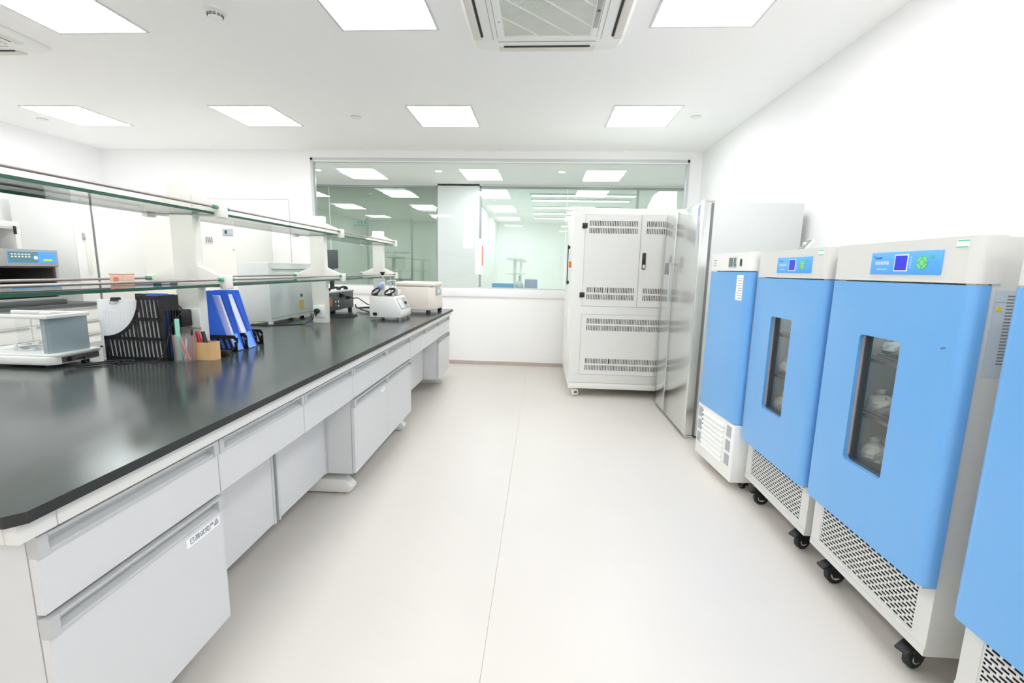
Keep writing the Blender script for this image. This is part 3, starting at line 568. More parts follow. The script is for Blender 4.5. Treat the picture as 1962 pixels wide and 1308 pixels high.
# monitor standing on the far side of the bench
t = bthing('monitor', 'dark flat monitor standing behind the shelf against the tinted window', 'monitor', -1.235, 4.72)
box(-0.085, 0.075, -0.015, 0.012, 0.42, 0.612).build('screen_case', 'dgrey', t, bevel=0.004); box(-0.087, -0.06, -0.018, 0.01, 0.42, 0.612).build('bezel_edge', 'plastic', t); box(-0.02, 0.02, -0.005, 0.02, 0.01, 0.44).build('stand', 'plastic', t); box(-0.08, 0.08, -0.07, 0.07, 0, 0.012).build('foot', 'plastic', t, bevel=0.003)

# white tester with sloped panel
t = bthing('rub_tester', 'white bench tester with sloped control panel and clamp post on top', 'tester', -0.36, 3.94)
def rt(mb, name, m, parent=None, **k): return sh(mb, 0.36, -3.94, -ZT).build(name, m, parent or t, **k)
rt(MB().prism([(-0.495, 0.824), (-0.222, 0.824), (-0.222, 0.878), (-0.284, 1.0), (-0.495, 1.0)], 'y', 3.785, 4.095), 'body', 'white', bevel=0.005)
sl = Matrix.Translation((-0.253, 0, 0.939)) @ Matrix.Rotation(math.atan2(0.062, 0.122), 4, 'Y').inverted()
pc = rt(MB().box(-0.001, 0.0025, 3.815, 4.065, -0.055, 0.05, sl), 'control_panel', 'lcd', bevel=0.001); rt(MB().box(0.002, 0.0035, 3.835, 3.945, -0.045, 0.042, sl), 'display', 'casegrey', pc)
rt(MB().cyl(sl @ Vector((0.002, 4.0, -0.005)), sl @ Vector((0.016, 4.0, -0.005)), 0.012), 'knob', 'plastic', pc)
rt(MB().prism(rrect(-0.465, -0.430, 0.838, 0.864, 0.007), 'y', 3.781, 3.786), 'mains_inlet', 'plastic')
for a, b in ((-0.475, 3.805), (-0.24, 3.805), (-0.475, 4.075), (-0.24, 4.075)): rt(MB().cyl((a, b, ZT), (a, b, 0.826), 0.013), 'foot', 'steel')
rt(box(-0.49, -0.30, 3.80, 4.08, 1.0, 1.006), 'top_plate', 'steel', bevel=0.001)
rt(box(-0.41, -0.385, 3.84, 3.87, 1.006, 1.12), 'clamp_post', 'white', bevel=0.003); rt(MB().cyl((-0.398, 3.855, 1.12), (-0.398, 3.855, 1.185), 0.006), 'clamp_screw', 'chrome', smooth=True)
kn = MB(); kn.cyl((-0.398, 3.855, 1.178), (-0.398, 3.855, 1.196), 0.010, 12, 0.018); kn.cyl((-0.398, 3.855, 1.196), (-0.398, 3.855, 1.206), 0.024, 6); rt(kn, 'star_knob', 'plastic')
rt(MB().cyl((-0.425, 3.835, 1.085), (-0.388, 3.825, 1.085), 0.026, 20), 'dial', 'bluedial', bevel=0.003)
rt(box(-0.38, -0.30, 3.90, 3.915, 1.12, 1.135), 'clamp_arm', 'chrome', bevel=0.002); rt(MB().cyl((-0.345, 3.907, 1.006), (-0.345, 3.907, 1.17), 0.006), 'guide_rod', 'chrome'); rt(MB().cyl((-0.315, 3.907, 1.04), (-0.315, 3.907, 1.16), 0.005), 'guide_rod', 'chrome'); rt(box(-0.36, -0.295, 3.89, 3.93, 1.05, 1.075), 'specimen_block', 'chrome', bevel=0.003); rt(box(-0.33, -0.285, 3.94, 4.0, 1.006, 1.05), 'counterweight', 'white', bevel=0.004)
for k, a in enumerate((-0.455, -0.335)):
    cb = thing('cable', 'black cable coil lying on the white tester '+('left of' if k == 0 else 'right of')+' its clamp post', 'cable', B(a, 3.84, 1.006), TH, 'cable coils on the white tester')
    m = MB(); pts = []
    for i in range(46):
        th = i*0.45; pts.append(((0.042 if k else 0.034)*math.cos(th)*(1+0.1*math.sin(i)), 0.02*math.sin(th), 0.03+0.026*math.sin(th+0.6)+0.002*(i % 5)))
    m.tube(pts, 0.0048, 6, 2); m.build('coil', 'cord', cb, smooth=True); box(-0.012, 0.022, -0.026, 0.0, 0.0, 0.02).build('plug', 'plastic', cb, bevel=0.004)
# ivory centrifuge
t = bthing('centrifuge', 'ivory benchtop centrifuge with grey control panel at the far end of the bench', 'centrifuge', -0.25, 4.64)
def ce(mb, name, m, **k): return sh(mb, 0.25, -4.64, -ZT).build(name, m, t, **k)
ce(MB().prism([(-0.47, 4.43), (-0.135, 4.43), (-0.085, 4.48), (-0.085, 4.86), (-0.47, 4.86)], 'z', 0.83, 1.062), 'housing', 'ivory', bevel=0.012, seg=3)
ce(MB().prism([(-0.472, 4.428), (-0.14, 4.428), (-0.083, 4.48), (-0.083, 4.862), (-0.472, 4.862)], 'z', 1.067, 1.105), 'lid', 'ivory', bevel=0.012, seg=3)
ce(box(-0.46, -0.10, 4.45, 4.85, 1.06, 1.07), 'lid_gap', 'mgrey')
cp = Matrix.Translation((-0.082, 4.62, 1.015)) @ Matrix.Rotation(R(-8), 4, 'Y')
ce(MB().box(-0.002, 0.004, -0.11, 0.11, -0.042, 0.045, cp), 'control_panel', 'lcd', bevel=0.002); ce(MB().box(0.003, 0.006, -0.03, 0.03, -0.015, 0.018, cp), 'display', 'inkwhite')
for a, b in ((-0.15, 4.47), (-0.44, 4.47), (-0.11, 4.82), (-0.44, 4.82)): ce(MB().cyl((a, b, ZT), (a, b, 0.832), 0.022), 'foot', 'plastic')

# ------------------------------------------------------------------ blue incubators along the right wall
def caster(parent, x, y, h, rz, m_body='plastic', brake=True):
    c = bpy.data.objects.new('caster', None); COL.objects.link(c); c.parent = parent; c.location = (x, y, 0); c.rotation_euler = (0, 0, rz); c.empty_display_size = 0.02
    r = h*0.36
    MB().cyl((-0.011, 0, r), (0.011, 0, r), r, 22).build('wheel', 'rubber', c, bevel=0.003)
    MB().cyl((-0.0125, 0, r), (0.0125, 0, r), r*0.55, 16).build('hub', 'casegrey', c)
    f = MB(); f.prism([(-0.03, h-0.012), (0.026, h-0.012), (0.018, h*0.55), (r*0.4, r*0.75), (-r*0.4, r*0.75), (-0.03, h*0.6)], 'x', -0.018, -0.0135); f.prism([(-0.03, h-0.012), (0.026, h-0.012), (0.018, h*0.55), (r*0.4, r*0.75), (-r*0.4, r*0.75), (-0.03, h*0.6)], 'x', 0.0135, 0.018)
    f.box(-0.018, 0.018, -0.03, 0.026, h-0.016, h-0.008); f.build('fork', m_body, c)
    box(-0.026, 0.026, -0.026, 0.026, h-0.008, h).build('top_plate', 'mgrey', c)
    if brake: MB().prism([(-0.028, h*0.66), (-0.066, h*0.62), (-0.068, h*0.70), (-0.03, h*0.86)], 'x', -0.02, 0.02).build('brake_lever', m_body, c, bevel=0.003)
    return c
def rounded_door(parent, x0, x1, y0, y1, z0, z1, win=None, r=0.032):
    """slab facing -x with rounded vertical front edges and an optional window opening"""
    m = MB()
    L = [(x1, y1)]+arc(x0+r, y1-r, r, 90, 180, 6); Rr = arc(x0+r, y0+r, r, 180, 270, 6)+[(x1, y0)]
    if not win: m.prism(L+Rr, 'z', z0, z1)
    else:
        w0, w1, v0, v1 = win
        m.prism([(x1, y1)]+arc(x0+r, y1-r, r, 90, 180, 6)+[(x0, w1), (x1, w1)], 'z', z0, z1)
        m.prism([(x1, w0), (x0, w0)]+arc(x0+r, y0+r, r, 180, 270, 6)+[(x1, y0)], 'z', z0, z1)
        m.box(x0, x1, w0, w1, z0, v0); m.box(x0, x1, w0, w1, v1, z1)
        q = 0.016
        for yy, zz, a in ((w0, v0, 180), (w1, v0, 270), (w1, v1, 0), (w0, v1, 90)):
            cy = yy+(q if yy == w0 else -q); cz = zz+(q if zz == v0 else -q)
            m.prism([(yy, zz)]+arc(cy, cz, q, a, a+90, 5), 'x', x0, x1)
    o = m.build('door', 'blue', parent)
    for p in o.data.polygons: p.use_smooth = True
    o.data.set_sharp_from_angle(angle=R(30)); return o
def perforated(wd, hh, rows, cols, t=0.0015):
    m = MB(); ph = hh/rows; pw = wd/cols
    for r in range(rows+1): m.box(0, t, -wd/2, wd/2, r*ph-ph*0.22, r*ph+ph*0.22)
    for r in range(rows):
        for c in range(cols+1):
            y = -wd/2+(c+(0.5 if r % 2 else 0.0))*pw
            if y > wd/2: continue
            m.box(0, t, max(-wd/2, y-pw*0.13), min(wd/2, y+pw*0.13), r*ph+ph*0.2, r*ph+ph*0.8)
    m.box(0, t, -wd/2-0.004, -wd/2+0.003, 0, hh); m.box(0, t, wd/2-0.003, wd/2+0.004, 0, hh)
    return m
def incubator(y, label):
    t = thing('incubator', label, 'incubator', (1.20, y, 0), 0, 'blue mould incubators'); H = 0.297; D = 0.60
    b = MB()
    b.box(0.0, D, -H, -H+0.03, 0.34, 1.362); b.box(0.0, D, H-0.03, H, 0.34, 1.362); b.box(D-0.04, D, -H+0.03, H-0.03, 0.11, 1.362); b.box(0.0, D-0.04, -H+0.03, H-0.03, 1.225, 1.362); b.box(0.0, D-0.04, -H+0.03, H-0.03, 0.325, 0.36)
    b.box(0.0, D, -H, -H+0.012, 0.11, 0.34); b.box(0.0, D, H-0.012, H, 0.11, 0.34); b.box(0.02, D-0.04, -H+0.012, H-0.012, 0.11, 0.125)
    b.build('body', 'casegrey', t)
    hd = MB().prism([(0.02, 0.30)]+arc(-0.05+0.03, 0.30-0.03, 0.03, 90, 180, 6)+arc(-0.05+0.03, -0.30+0.03, 0.03, 180, 270, 6)+[(0.02, -0.30)], 'z', 1.238, 1.366).build('header', 'casegrey', t)
    for p in hd.data.polygons: p.use_smooth = True
    hd.data.set_sharp_from_angle(angle=R(30))
    fr_ = MB(); fr_.box(0, 0.012, -H+0.012, -0.245, 0.11, 0.34); fr_.box(0, 0.012, 0.245, H-0.012, 0.11, 0.34); fr_.box(0, 0.012, -0.245, 0.245, 0.11, 0.15); fr_.box(0, 0.012, -0.245, 0.245, 0.305, 0.34)
    kp = fr_.build('kick_panel', 'casegrey', t); box(-0.003, 0.0, -H, H, 0.11, 0.134).build('base_lip', 'casegrey', kp)
    sh(perforated(0.486, 0.152, 12, 17), 0.002, 0, 0.152).build('vent_grille', 'casegrey', kp)
    box(0.0095, 0.0115, -0.2445, 0.2445, 0.1505, 0.3045).build('recess_shade_sheet', 'dark', kp)  # dark sheet stands in for the shaded recess behind the grille
    dr_ = rounded_door(t, -0.05, -0.004, -0.303, 0.303, 0.342, 1.233, (-0.09, 0.10, 0.577, 1.047))
    wf = MB(); w0, w1, v0, v1 = -0.092, 0.102, 0.575, 1.049
    wf.box(-0.03, -0.006, w1-0.010, w1, v0, v1); wf.box(-0.03, -0.006, w0, w0+0.006, v0, v1); wf.box(-0.03, -0.006, w0+0.006, w1-0.01, v0, v0+0.008); wf.box(-0.03, -0.006, w0+0.006, w1-0.01, v1-0.006, v1)
    wf.build('window_gasket', 'dgrey', dr_); box(-0.022, -0.018, w0+0.004, w1-0.008, v0+0.006, v1-0.004).build('window_pane', 'ginc', dr_); box(-0.036, -0.030, w1-0.0055, w1-0.003, v0+0.02, v1-0.004).build('window_seal', 'basebd', dr_)
    ch = MB(); ch.box(0.0, 0.5, -0.262, -0.258, 0.365, 1.22); ch.box(0.0, 0.5, 0.258, 0.262, 0.365, 1.22); ch.box(0.5, 0.504, -0.258, 0.258, 0.365, 1.22); ch.box(0.0, 0.5, -0.258, 0.258, 1.216, 1.22); ch.box(0.0, 0.5, -0.258, 0.258, 0.362, 0.365); ch.build('chamber_liner', 'casegrey', t)
    box(0.03, 0.05, -0.2, 0.2, 1.205, 1.215).build('added_chamber_light', 'lamp', t)  # added glowing strip, lifts the dark chamber behind the window
    for z in (0.55, 0.74, 0.95):
        s = MB()
        for k in range(14): s.cyl((0.03+k*0.034, -0.256, z), (0.03+k*0.034, 0.256, z), 0.002, 6)
        s.box(0.02, 0.026, -0.256, 0.256, z-0.006, z+0.006); s.box(0.48, 0.486, -0.256, 0.256, z-0.006, z+0.006); s.build('wire_shelf', 'steel', t)
    cp = box(-0.0535, -0.05, -0.196, 0.089, 1.260, 1.332).build('control_panel', 'panelblue', t, bevel=0.002); cp['label'] = 'blue control panel with indigo display and round green keypad'
    F = -0.0537
    box(F-0.0006, F, -0.074, -0.018, 1.270, 1.323).build('display_frame', 'inkwhite', cp); box(F-0.0014, F-0.0006, -0.070, -0.022, 1.2735, 1.3195).build('display', 'screen', cp)
    text('lettering', '霉菌培养箱', 0.0125, 'inkwhite', cp, (F-0.0003, 0.036, 1.296), FACE_NX)
    box(F-0.0003, F, 0.012, 0.057, 1.2755, 1.2775).build('small_print', 'inkwhite', cp)
    lg = MB().tube([(F, 0.077, 1.322), (F, 0.071, 1.317), (F, 0.058, 1.3145), (F, 0.047, 1.315), (F, 0.036, 1.3165)], 0.0009, 6); lg.tube([(F, 0.068, 1.3135), (F, 0.058, 1.313), (F, 0.04, 1.3125)], 0.0012, 6); lg.build('logo', 'inkblue', cp)
    MB().cyl((F, -0.128, 1.296), (F-0.0006, -0.128, 1.296), 0.0215, 28).build('keypad_disc', 'inkgreen', cp)
    for k in range(4):
        q = arc(0, 0, 0.019, 90*k+12, 90*k+78, 5)+arc(0, 0, 0.0105, 90*k+78, 90*k+12, 5)
        m = MB().prism([(-0.128+u, 1.296+v) for u, v in q], 'x', F-0.0014, F-0.0006).build('key', 'padgreen', cp)
    MB().cyl((F-0.0006, -0.128, 1.296), (F-0.0014, -0.128, 1.296), 0.0085, 18).build('key', 'padgreen', cp)
    MB().cyl((F, -0.162, 1.314), (F-0.001, -0.162, 1.314), 0.0065, 16).build('power_key', 'inkgreen', cp)
    s = MB()
    for k in range(5): s.cyl((F, -0.084, 1.313-k*0.0078), (F-0.0006, -0.084, 1.313-k*0.0078), 0.0018, 8)
    s.build('indicator_lamps', 'inkwhite', cp)
    st = box(-0.0508, -0.05, -0.269, -0.232, 1.335, 1.357).build('inspection_sticker', 'inkwhite', t); box(-0.0512, -0.0508, -0.269, -0.234, 1.352, 1.3555).build('sticker_heading', 'inkgreen', st); box(-0.0512, -0.0508, -0.267, -0.232, 1.3355, 1.338).build('sticker_footer', 'inkgreen', st)
    sl_ = box(0.012, 0.105, -H-0.0008, -H, 0.985, 1.222).build('rating_label', 'label', t); s = MB(); random.seed(3)
    for k in range(22): s.box(0.045, 0.045+random.uniform(0.02, 0.05), -H-0.0011, -H-0.0008, 1.205-k*0.0088, 1.2085-k*0.0088)
    s.box(0.014, 0.103, -H-0.0011, -H-0.0008, 1.19, 1.191); s.build('fine_print', 'gasket', sl_); MB().prism([(0.019, 1.165), (0.037, 1.165), (0.028, 1.182)], 'y', -H-0.0012, -H-0.0008).build('warning_triangle', 'inkyellow', sl_)
    for z in (0.337, 1.2355): box(-0.035, 0.0, -0.292, -0.262, z-0.003, z+0.003).build('hinge', 'chrome', t)
    for x, yy, rz in ((0.045, -0.215, R(60)), (0.045, 0.19, R(75)), (D-0.06, -0.215, R(20)), (D-0.06, 0.2, R(-30))): caster(t, x, yy, 0.11, -rz+R(-10))
    return t
i3 = incubator(1.598, 'blue mould incubator with grey header, second from the right edge, window fully in view')
i2 = copy_tree(i3); i2.location = (1.20, 2.238, 0); i2['label'] = 'blue mould incubator with window, between the plain blue incubator and its larger-looking neighbour'
i4 = copy_tree(i3); i4.location = (1.20, 0.900, 0); i4['label'] = 'blue mould incubator cut off by the right edge of the picture'
m = MB().tube([(1.1495, 1.362, 1.052), (1.1495, 1.352, 1.056), (1.1495, 1.345, 1.055)], 0.0012, 5)
sc_ = m.build('scratch_mark', 'dgrey'); sc_.parent = i3; sc_.matrix_parent_inverse = Matrix.Translation((-1.20, -1.598, 0))
# culture bags inside the two incubators whose windows can be looked into
def bag(x, y, z, sx, sy, sz, label, m='beigebag'):
    t = thing('culture_bag', label, 'bag', (x, y, z), random.uniform(0, 3), 'culture bags in the incubators')
    bm = MB(); n = 14; rows = 8; vs = []; fs = []
    rnd = [[1+random.uniform(-0.13, 0.13) for _ in range(n)] for _ in range(rows)]
    for r in range(rows):
        ph = math.pi*(r+0.5)/rows
        for k in range(n):
            th = 2*math.pi*k/n; q = rnd[r][k]; vs.append((sx*math.sin(ph)*math.cos(th)*q, sy*math.sin(ph)*math.sin(th)*q, sz*(1-math.cos(ph)-0.076)))
    for r in range(rows-1):
        for k in range(n): fs.append((r*n+k, r*n+(k+1) % n, (r+1)*n+(k+1) % n, (r+1)*n+k))
    fs.append(tuple(range(n-1, -1, -1))); fs.append(tuple((rows-1)*n+k for k in range(n)))
    bm.add(vs, fs).build('film', m, t); MB().cyl((0, 0, sz*1.85), (0.01, 0, sz*2.2), sx*0.2, 8, sx*0.45).build('neck', m, t); return t
random.seed(11)
for cy, nm in ((1.598, 'front-most visible incubator'), (2.238, 'incubator beside the plain blue one')):
    for k, (x, y, z, s, what) in enumerate(((0.075, 0.12, 0.557, 0.054, 'lower shelf, front'), (0.22, 0.185, 0.557, 0.058, 'lower shelf, rear'), (0.21, 0.02, 0.557, 0.042, 'lower shelf, middle'), (0.08, 0.13, 0.747, 0.05, 'middle shelf, front'), (0.22, 0.19, 0.747, 0.05, 'middle shelf, rear'), (0.13, 0.17, 0.957, 0.042, 'upper shelf'))):
        bag(1.20+x, cy+y, z, s, s*0.9, s*0.75, f'pale culture bag on the {what} of the {nm}' if 'shelf' in what else f'pale culture bag at the {what} of the {nm}')
# leaning clip-board on the second incubator
t = thing('leaning_frame', 'small grey framed panel leaning back on top of the incubator beside the plain blue one', 'panel', (1.30, 2.43, 1.366), R(0))
mx = Matrix.Rotation(R(38), 4, 'Y')
MB().box(-0.006, 0.006, -0.03, 0.03, 0.004, 0.078, mx).build('backing', 'casegrey', t, bevel=0.002); MB().box(-0.0085, -0.006, -0.026, 0.026, 0.010, 0.072, mx).build('sheet', 'gasket', t); MB().box(0.02, 0.028, -0.01, 0.02, 0, 0.05).build('prop', 'white', t)

# plain blue and white incubator next to the fridge (turned a little towards the aisle)
t = thing('plain_incubator', 'plain blue and white incubator without window beside the stainless fridge', 'incubator', (1.147, 2.805, 0), R(4.6))
H = 0.245; D = 0.56
b = MB(); b.box(0.0, D, -H, H, 0.40, 1.36); b.box(-0.04, D, -H, H, 0.052, 0.398); b.build('body', 'white', t, bevel=0.006)
hd = MB().prism([(0.02, H)]+arc(-0.015, H-0.03, 0.03, 90, 180, 6)+arc(-0.015, -H+0.03, 0.03, 180, 270, 6)+[(0.02, -H)], 'z', 1.268, 1.372).build('header', 'white', t)
rounded_door(t, -0.045, -0.002, -H, H, 0.402, 1.263, None, 0.035)
cp = box(-0.0485, -0.045, -0.10, -0.005, 1.285, 1.352).build('controller', 'casegrey', t, bevel=0.002); box(-0.0495, -0.0485, -0.055, -0.010, 1.292, 1.342).build('display', 'gasket', cp); box(-0.0495, -0.0485, -0.093, -0.064, 1.292, 1.342).build('key_strip', 'teal', cp); MB().cyl((-0.0485, -0.092, 1.30), (-0.050, -0.092, 1.30), 0.006).build('red_key', 'red', cp)
box(-0.0485, -0.045, -0.152, -0.135, 1.295, 1.335).build('mains_switch', 'plastic', t, bevel=0.002)
s = MB()
for z in (1.298, 1.313, 1.328): s.box(-0.0455, -0.045, 0.155, 0.19, z, z+0.006)
s.build('printed_name', 'mgrey', t)
lb = box(-0.0458, -0.045, -0.185, -0.115, 1.105, 1.245).build('paper_label', 'paper', t); s = MB()
for k in range(9): s.box(-0.0461, -0.0458, -0.18, -0.125+0.006*(k % 3-2), 1.115+k*0.0138, 1.119+k*0.0138)
s.build('label_print', 'mgrey', lb)
for k in range(8): MB().prism([(-0.0405, 0.128+k*0.031), (-0.053, 0.131+k*0.031), (-0.053, 0.136+k*0.031), (-0.0405, 0.152+k*0.031)], 'y', -0.13, 0.15).build('louvre_slat', 'white', t)
for k in range(3):
    for yy in (-0.185, 0.20): box(-0.043, -0.039, yy-0.025, yy+0.025, 0.14+k*0.085, 0.205+k*0.085).build('vent_square', 'lcd', t)
s = MB()
for k in range(9): s.box(-0.042, -0.0395, 0.158, 0.168, 0.13+k*0.028, 0.14+k*0.028)
s.build('vent_dots', 'dark', t)
for z in (0.16, 0.30): MB().cyl((0.05, -H-0.006, z), (0.05, -H, z), 0.012, 12).build('bolt_cap', 'white', t)
for x, yy in ((0.06, -0.2), (0.06, 0.2), (D-0.05, -0.2), (D-0.05, 0.2)): caster(t, x, yy, 0.052, R(15), brake=False)

# tall stainless refrigerator
t = thing('refrigerator', 'tall stainless steel refrigerator with two doors beside the pale grey cabinet', 'refrigerator', (1.12, 3.87, 0))
box(0.085, 0.70, -0.465, 0.465, 0.02, 1.748).build('body', 'sidegrey', t, bevel=0.004)
box(0.068, 0.085, -0.462, 0.462, 0.03, 1.742).build('door_gasket', 'gasket', t)
d1_ = box(0.0, 0.067, -0.468, 0.128, 0.025, 1.752).build('door', 'inox', t, bevel=0.008, seg=3); d2_ = box(0.0, 0.067, 0.132, 0.468, 0.025, 1.752).build('door', 'inox', t, bevel=0.008, seg=3)
hh = MB().box(-0.024, -0.014, 0.148, 0.168, 1.01, 1.335); hh.box(-0.014, 0.0, 0.15, 0.166, 1.015, 1.03); hh.box(-0.014, 0.0, 0.15, 0.166, 1.315, 1.33); hh.build('handle', 'alu', d2_, bevel=0.003)
box(-0.002, 0.0, 0.24, 0.40, 1.235, 1.335).build('control_plate', 'gasket', d2_)
box(-0.001, 0.0, -0.44, -0.385, 1.42, 1.72).build('sticker', 'label', d1_); box(-0.0015, -0.001, -0.44, -0.39, 1.66, 1.735).build('blue_sticker', 'bluedial', d1_)
box(0.01, 0.095, -0.45, -0.40, 1.752, 1.766).build('hinge', 'chrome', t, bevel=0.003); box(0.015, 0.075, -0.46, -0.41, 0.0, 0.024).build('foot_bracket', 'chrome', t, bevel=0.003)
for x, yy in ((0.12, -0.43), (0.12, 0.43), (0.64, -0.43), (0.64, 0.43)): MB().cyl((x, yy, 0), (x, yy, 0.022), 0.02).build('foot', 'plastic', t)

# pale grey equipment cabinet with vents
t = thing('equipment_cabinet', 'large pale grey metal equipment cabinet with vent slots on white casters', 'cabinet', (0.93, 4.48, 0))
box(-0.63, 0.63, 0, 1.24, 0.145, 1.835).build('body', 'kgrey', t, bevel=0.006); box(-0.628, 0.628, -0.004, 1.235, 0.085, 0.142).build('plinth', 'kgrey', t, bevel=0.004)
def vent(parent, x0, x1, z, h, gaps=()):
    box(x0, x1, -0.0062, -0.006, z, z+h).build('vent_backing', 'dark', parent)
    s = MB(); n = int((x1-x0)/0.0155)
    for k in range(n+1):
        x = x0+(x1-x0)*k/n; s.box(x-0.0042, x+0.0042, -0.0085, -0.006, z, z+h)
    for g in gaps: s.box(x0+(x1-x0)*g-0.009, x0+(x1-x0)*g+0.009, -0.0085, -0.006, z, z+h)
    s.build('vent_ribs', 'kgrey', parent)
for i, (x0, x1) in enumerate(((-0.524, -0.002), (0.002, 0.524))):
    box(x0-0.002, x1+0.002, -0.002, 0, 0.912, 1.780).build('door_gap', 'gasket', t)
    d = box(x0, x1, -0.006, -0.001, 0.914, 1.778).build('cabinet_door', 'kgrey', t, bevel=0.001, seg=1)
    m0, m1 = (x0+0.035, x1-0.03) if i == 0 else (x0+0.045, x1-0.03)
    vent(d, m0, m1, 1.672, 0.050, () if i == 0 else (0.16,)); vent(d, m0, m1, 1.605, 0.050); vent(d, m0, m1, 1.045, 0.050, (0.17, 0.35, 0.45) if i == 0 else ()); vent(d, m0, m1, 0.978, 0.050)
    xh = x0-0.005 if i == 0 else x1+0.005
    for z in (1.675, 1.02): hg = box(xh-0.024, xh+0.024, -0.014, -0.002, z-0.025, z+0.025).build('hinge', 'plastic', d, bevel=0.003)
    if i == 1:
        lk = box(x0+0.022, x0+0.056, -0.016, -0.006, 1.275, 1.43).build('latch_handle', 'plastic', d, bevel=0.004); box(x0+0.028, x0+0.050, -0.0175, -0.016, 1.285, 1.32).build('lock_cylinder', 'chrome', d)
box(-0.526, 0.526, -0.002, 0, 0.232, 0.832).build('panel_gap', 'gasket', t)
d = box(-0.524, 0.524, -0.006, -0.001, 0.234, 0.830).build('lower_panel', 'kgrey', t, bevel=0.001, seg=1)
for z, g in ((0.742, ()), (0.675, ()), (0.345, (0.24,)), (0.278, ())): vent(d, -0.475, 0.475, z, 0.050, g)
lh = MB().box(-0.655, -0.645, 0.50, 0.53, 1.10, 1.52); lh.box(-0.645, -0.63, 0.505, 0.525, 1.11, 1.14); lh.box(-0.645, -0.63, 0.505, 0.525, 1.48, 1.51); lh.build('side_handle', 'plastic', t, bevel=0.003)
box(-0.655, -0.63, 0.20, 0.25, 1.28, 1.34).build('side_switch', 'orange', t, bevel=0.004); box(-0.65, -0.63, 0.55, 0.58, 0.25, 0.80).build('cable_duct', 'kgrey', t)
for x, yy in ((-0.57, 0.05), (0.57, 0.05), (-0.57, 1.18), (0.57, 1.18)):
    c = caster(t, x, yy, 0.085, R(20), 'cream', brake=False); box(-0.035, 0.035, -0.05, -0.036, 0.012, 0.07).build('brake_pedal', 'cream', c, bevel=0.006); box(-0.015, 0.018, -0.053, -0.05, 0.035, 0.055).build('pedal_lug', 'tint', c)
t = thing('white_box', 'white box with slanted front standing on top of the pale grey cabinet', 'box', (1.22, 4.90, 1.835))
MB().prism([(-0.14, 0), (0.115, 0), (0.105, 0.215), (-0.07, 0.215), (-0.125, 0.10)], 'y', -0.1, 0.12).build('carton', 'white', t, bevel=0.004); box(-0.10, 0.08, -0.103, -0.1, 0.02, 0.03).build('seam', 'lgrey', t)
MB().box(-0.06, 0.09, -0.005, 0.02, 0.215, 0.2155).build('tape', 'casegrey', t)

# ------------------------------------------------------------------ left wall: side bench, colour light box, tall cabinets, climate chamber
XS = -4.66
t = thing('side_bench', 'white drawer bench with dark worktop along the left wall', 'bench', (XS, 3.2, 0))
box(XL-XS+0.01, -0.04, -2.0, 1.36, 0.08, 0.79).build('carcass', 'white', t, bevel=0.003); box(XL-XS+0.01, 0.0, -2.01, 1.37, 0.79, 0.82).build('worktop', 'dgrey', t, bevel=0.003); box(XL-XS+0.1, -0.08, -1.98, 1.34, 0.0, 0.08).build('plinth', 'mgrey', t)
for k in range(5):
    y1_ = 1.345-k*0.67; y0_ = y1_-0.655
    for z0_, z1_ in ((0.64, 0.775), (0.50, 0.635), (0.09, 0.495)):
        d = box(-0.04, -0.02, y0_, y1_, z0_, z1_).build('drawer', 'white', t, bevel=0.002); box(-0.02, -0.006, y0_+0.03, y1_-0.02, z1_-0.022, z1_-0.006).build('handle', 'mgrey', d, bevel=0.002)
t = thing('colour_light_box', 'grey colour assessment light box with blue control panel on the side bench', 'light box', (XS-0.08, 3.62, 0.82))
m = MB(); y0_, y1_ = -0.62, 0.63
m.box(-0.62, 0.0, y0_, y1_, 0.365, 0.52); m.box(-0.62, -0.01, y1_-0.025, y1_, 0.02, 0.365); m.box(-0.62, -0.01, y0_, y0_+0.025, 0.02, 0.365); m.box(-0.62, -0.6, y0_+0.025, y1_-0.025, 0.02, 0.365); m.build('hood', 'mgrey', t, bevel=0.003)
m = MB(); m.box(-0.6, -0.58, y0_+0.025, y1_-0.025, 0.045, 0.363); m.box(-0.58, -0.02, y1_-0.04, y1_-0.026, 0.045, 0.363); m.box(-0.58, -0.02, y0_+0.026, y0_+0.04, 0.045, 0.363); m.box(-0.58, -0.02, y0_+0.04, y1_-0.04, 0.35, 0.363); m.build('viewing_chamber', 'lboxin', t)
m = MB(); m.box(-0.62, 0.03, y0_-0.01, y1_+0.01, 0.0, 0.045); m.build('base_tray', 'dgrey', t, bevel=0.004); box(-0.35, -0.05, -0.45, 0.1, 0.045, 0.075).build('sample_stage', 'plastic', t); box(-0.02, 0.0, y0_, y1_, 0.045, 0.07).build('front_rail', 'mgrey', t, bevel=0.003)
cp = box(0.0, 0.003, 0.20, 0.61, 0.395, 0.50).build('control_panel', 'panelblue', t); box(0.003, 0.0042, 0.205, 0.445, 0.40, 0.495).build('key_field', 'teal', cp)
s = MB()
for r_ in range(2):
    for k in range(6): s.box(0.0042, 0.0055, 0.225+k*0.028, 0.241+k*0.028, 0.446+r_*0.022, 0.457+r_*0.022)
s.build('keys', 'inkwhite', cp); MB().cyl((0.003, 0.425, 0.444), (0.008, 0.425, 0.444), 0.017, 18).build('main_key', 'inkwhite', cp); box(0.003, 0.0045, 0.49, 0.57, 0.417, 0.432).build('readout', 'lime', cp)
lp = box(0.0, 0.002, -0.42, -0.14, 0.385, 0.48).build('brand_plate', 'label', t); MB().prism([(-0.42, 0.385), (-0.14, 0.385), (-0.22, 0.415), (-0.32, 0.43), (-0.42, 0.428)], 'x', 0.002, 0.003).build('blue_wave', 'panelblue', lp)
t = thing('sliding_hood', 'open-fronted white hood cabinet standing on the grey colour light box', 'hood', (XS-0.08, 3.62, 1.34))
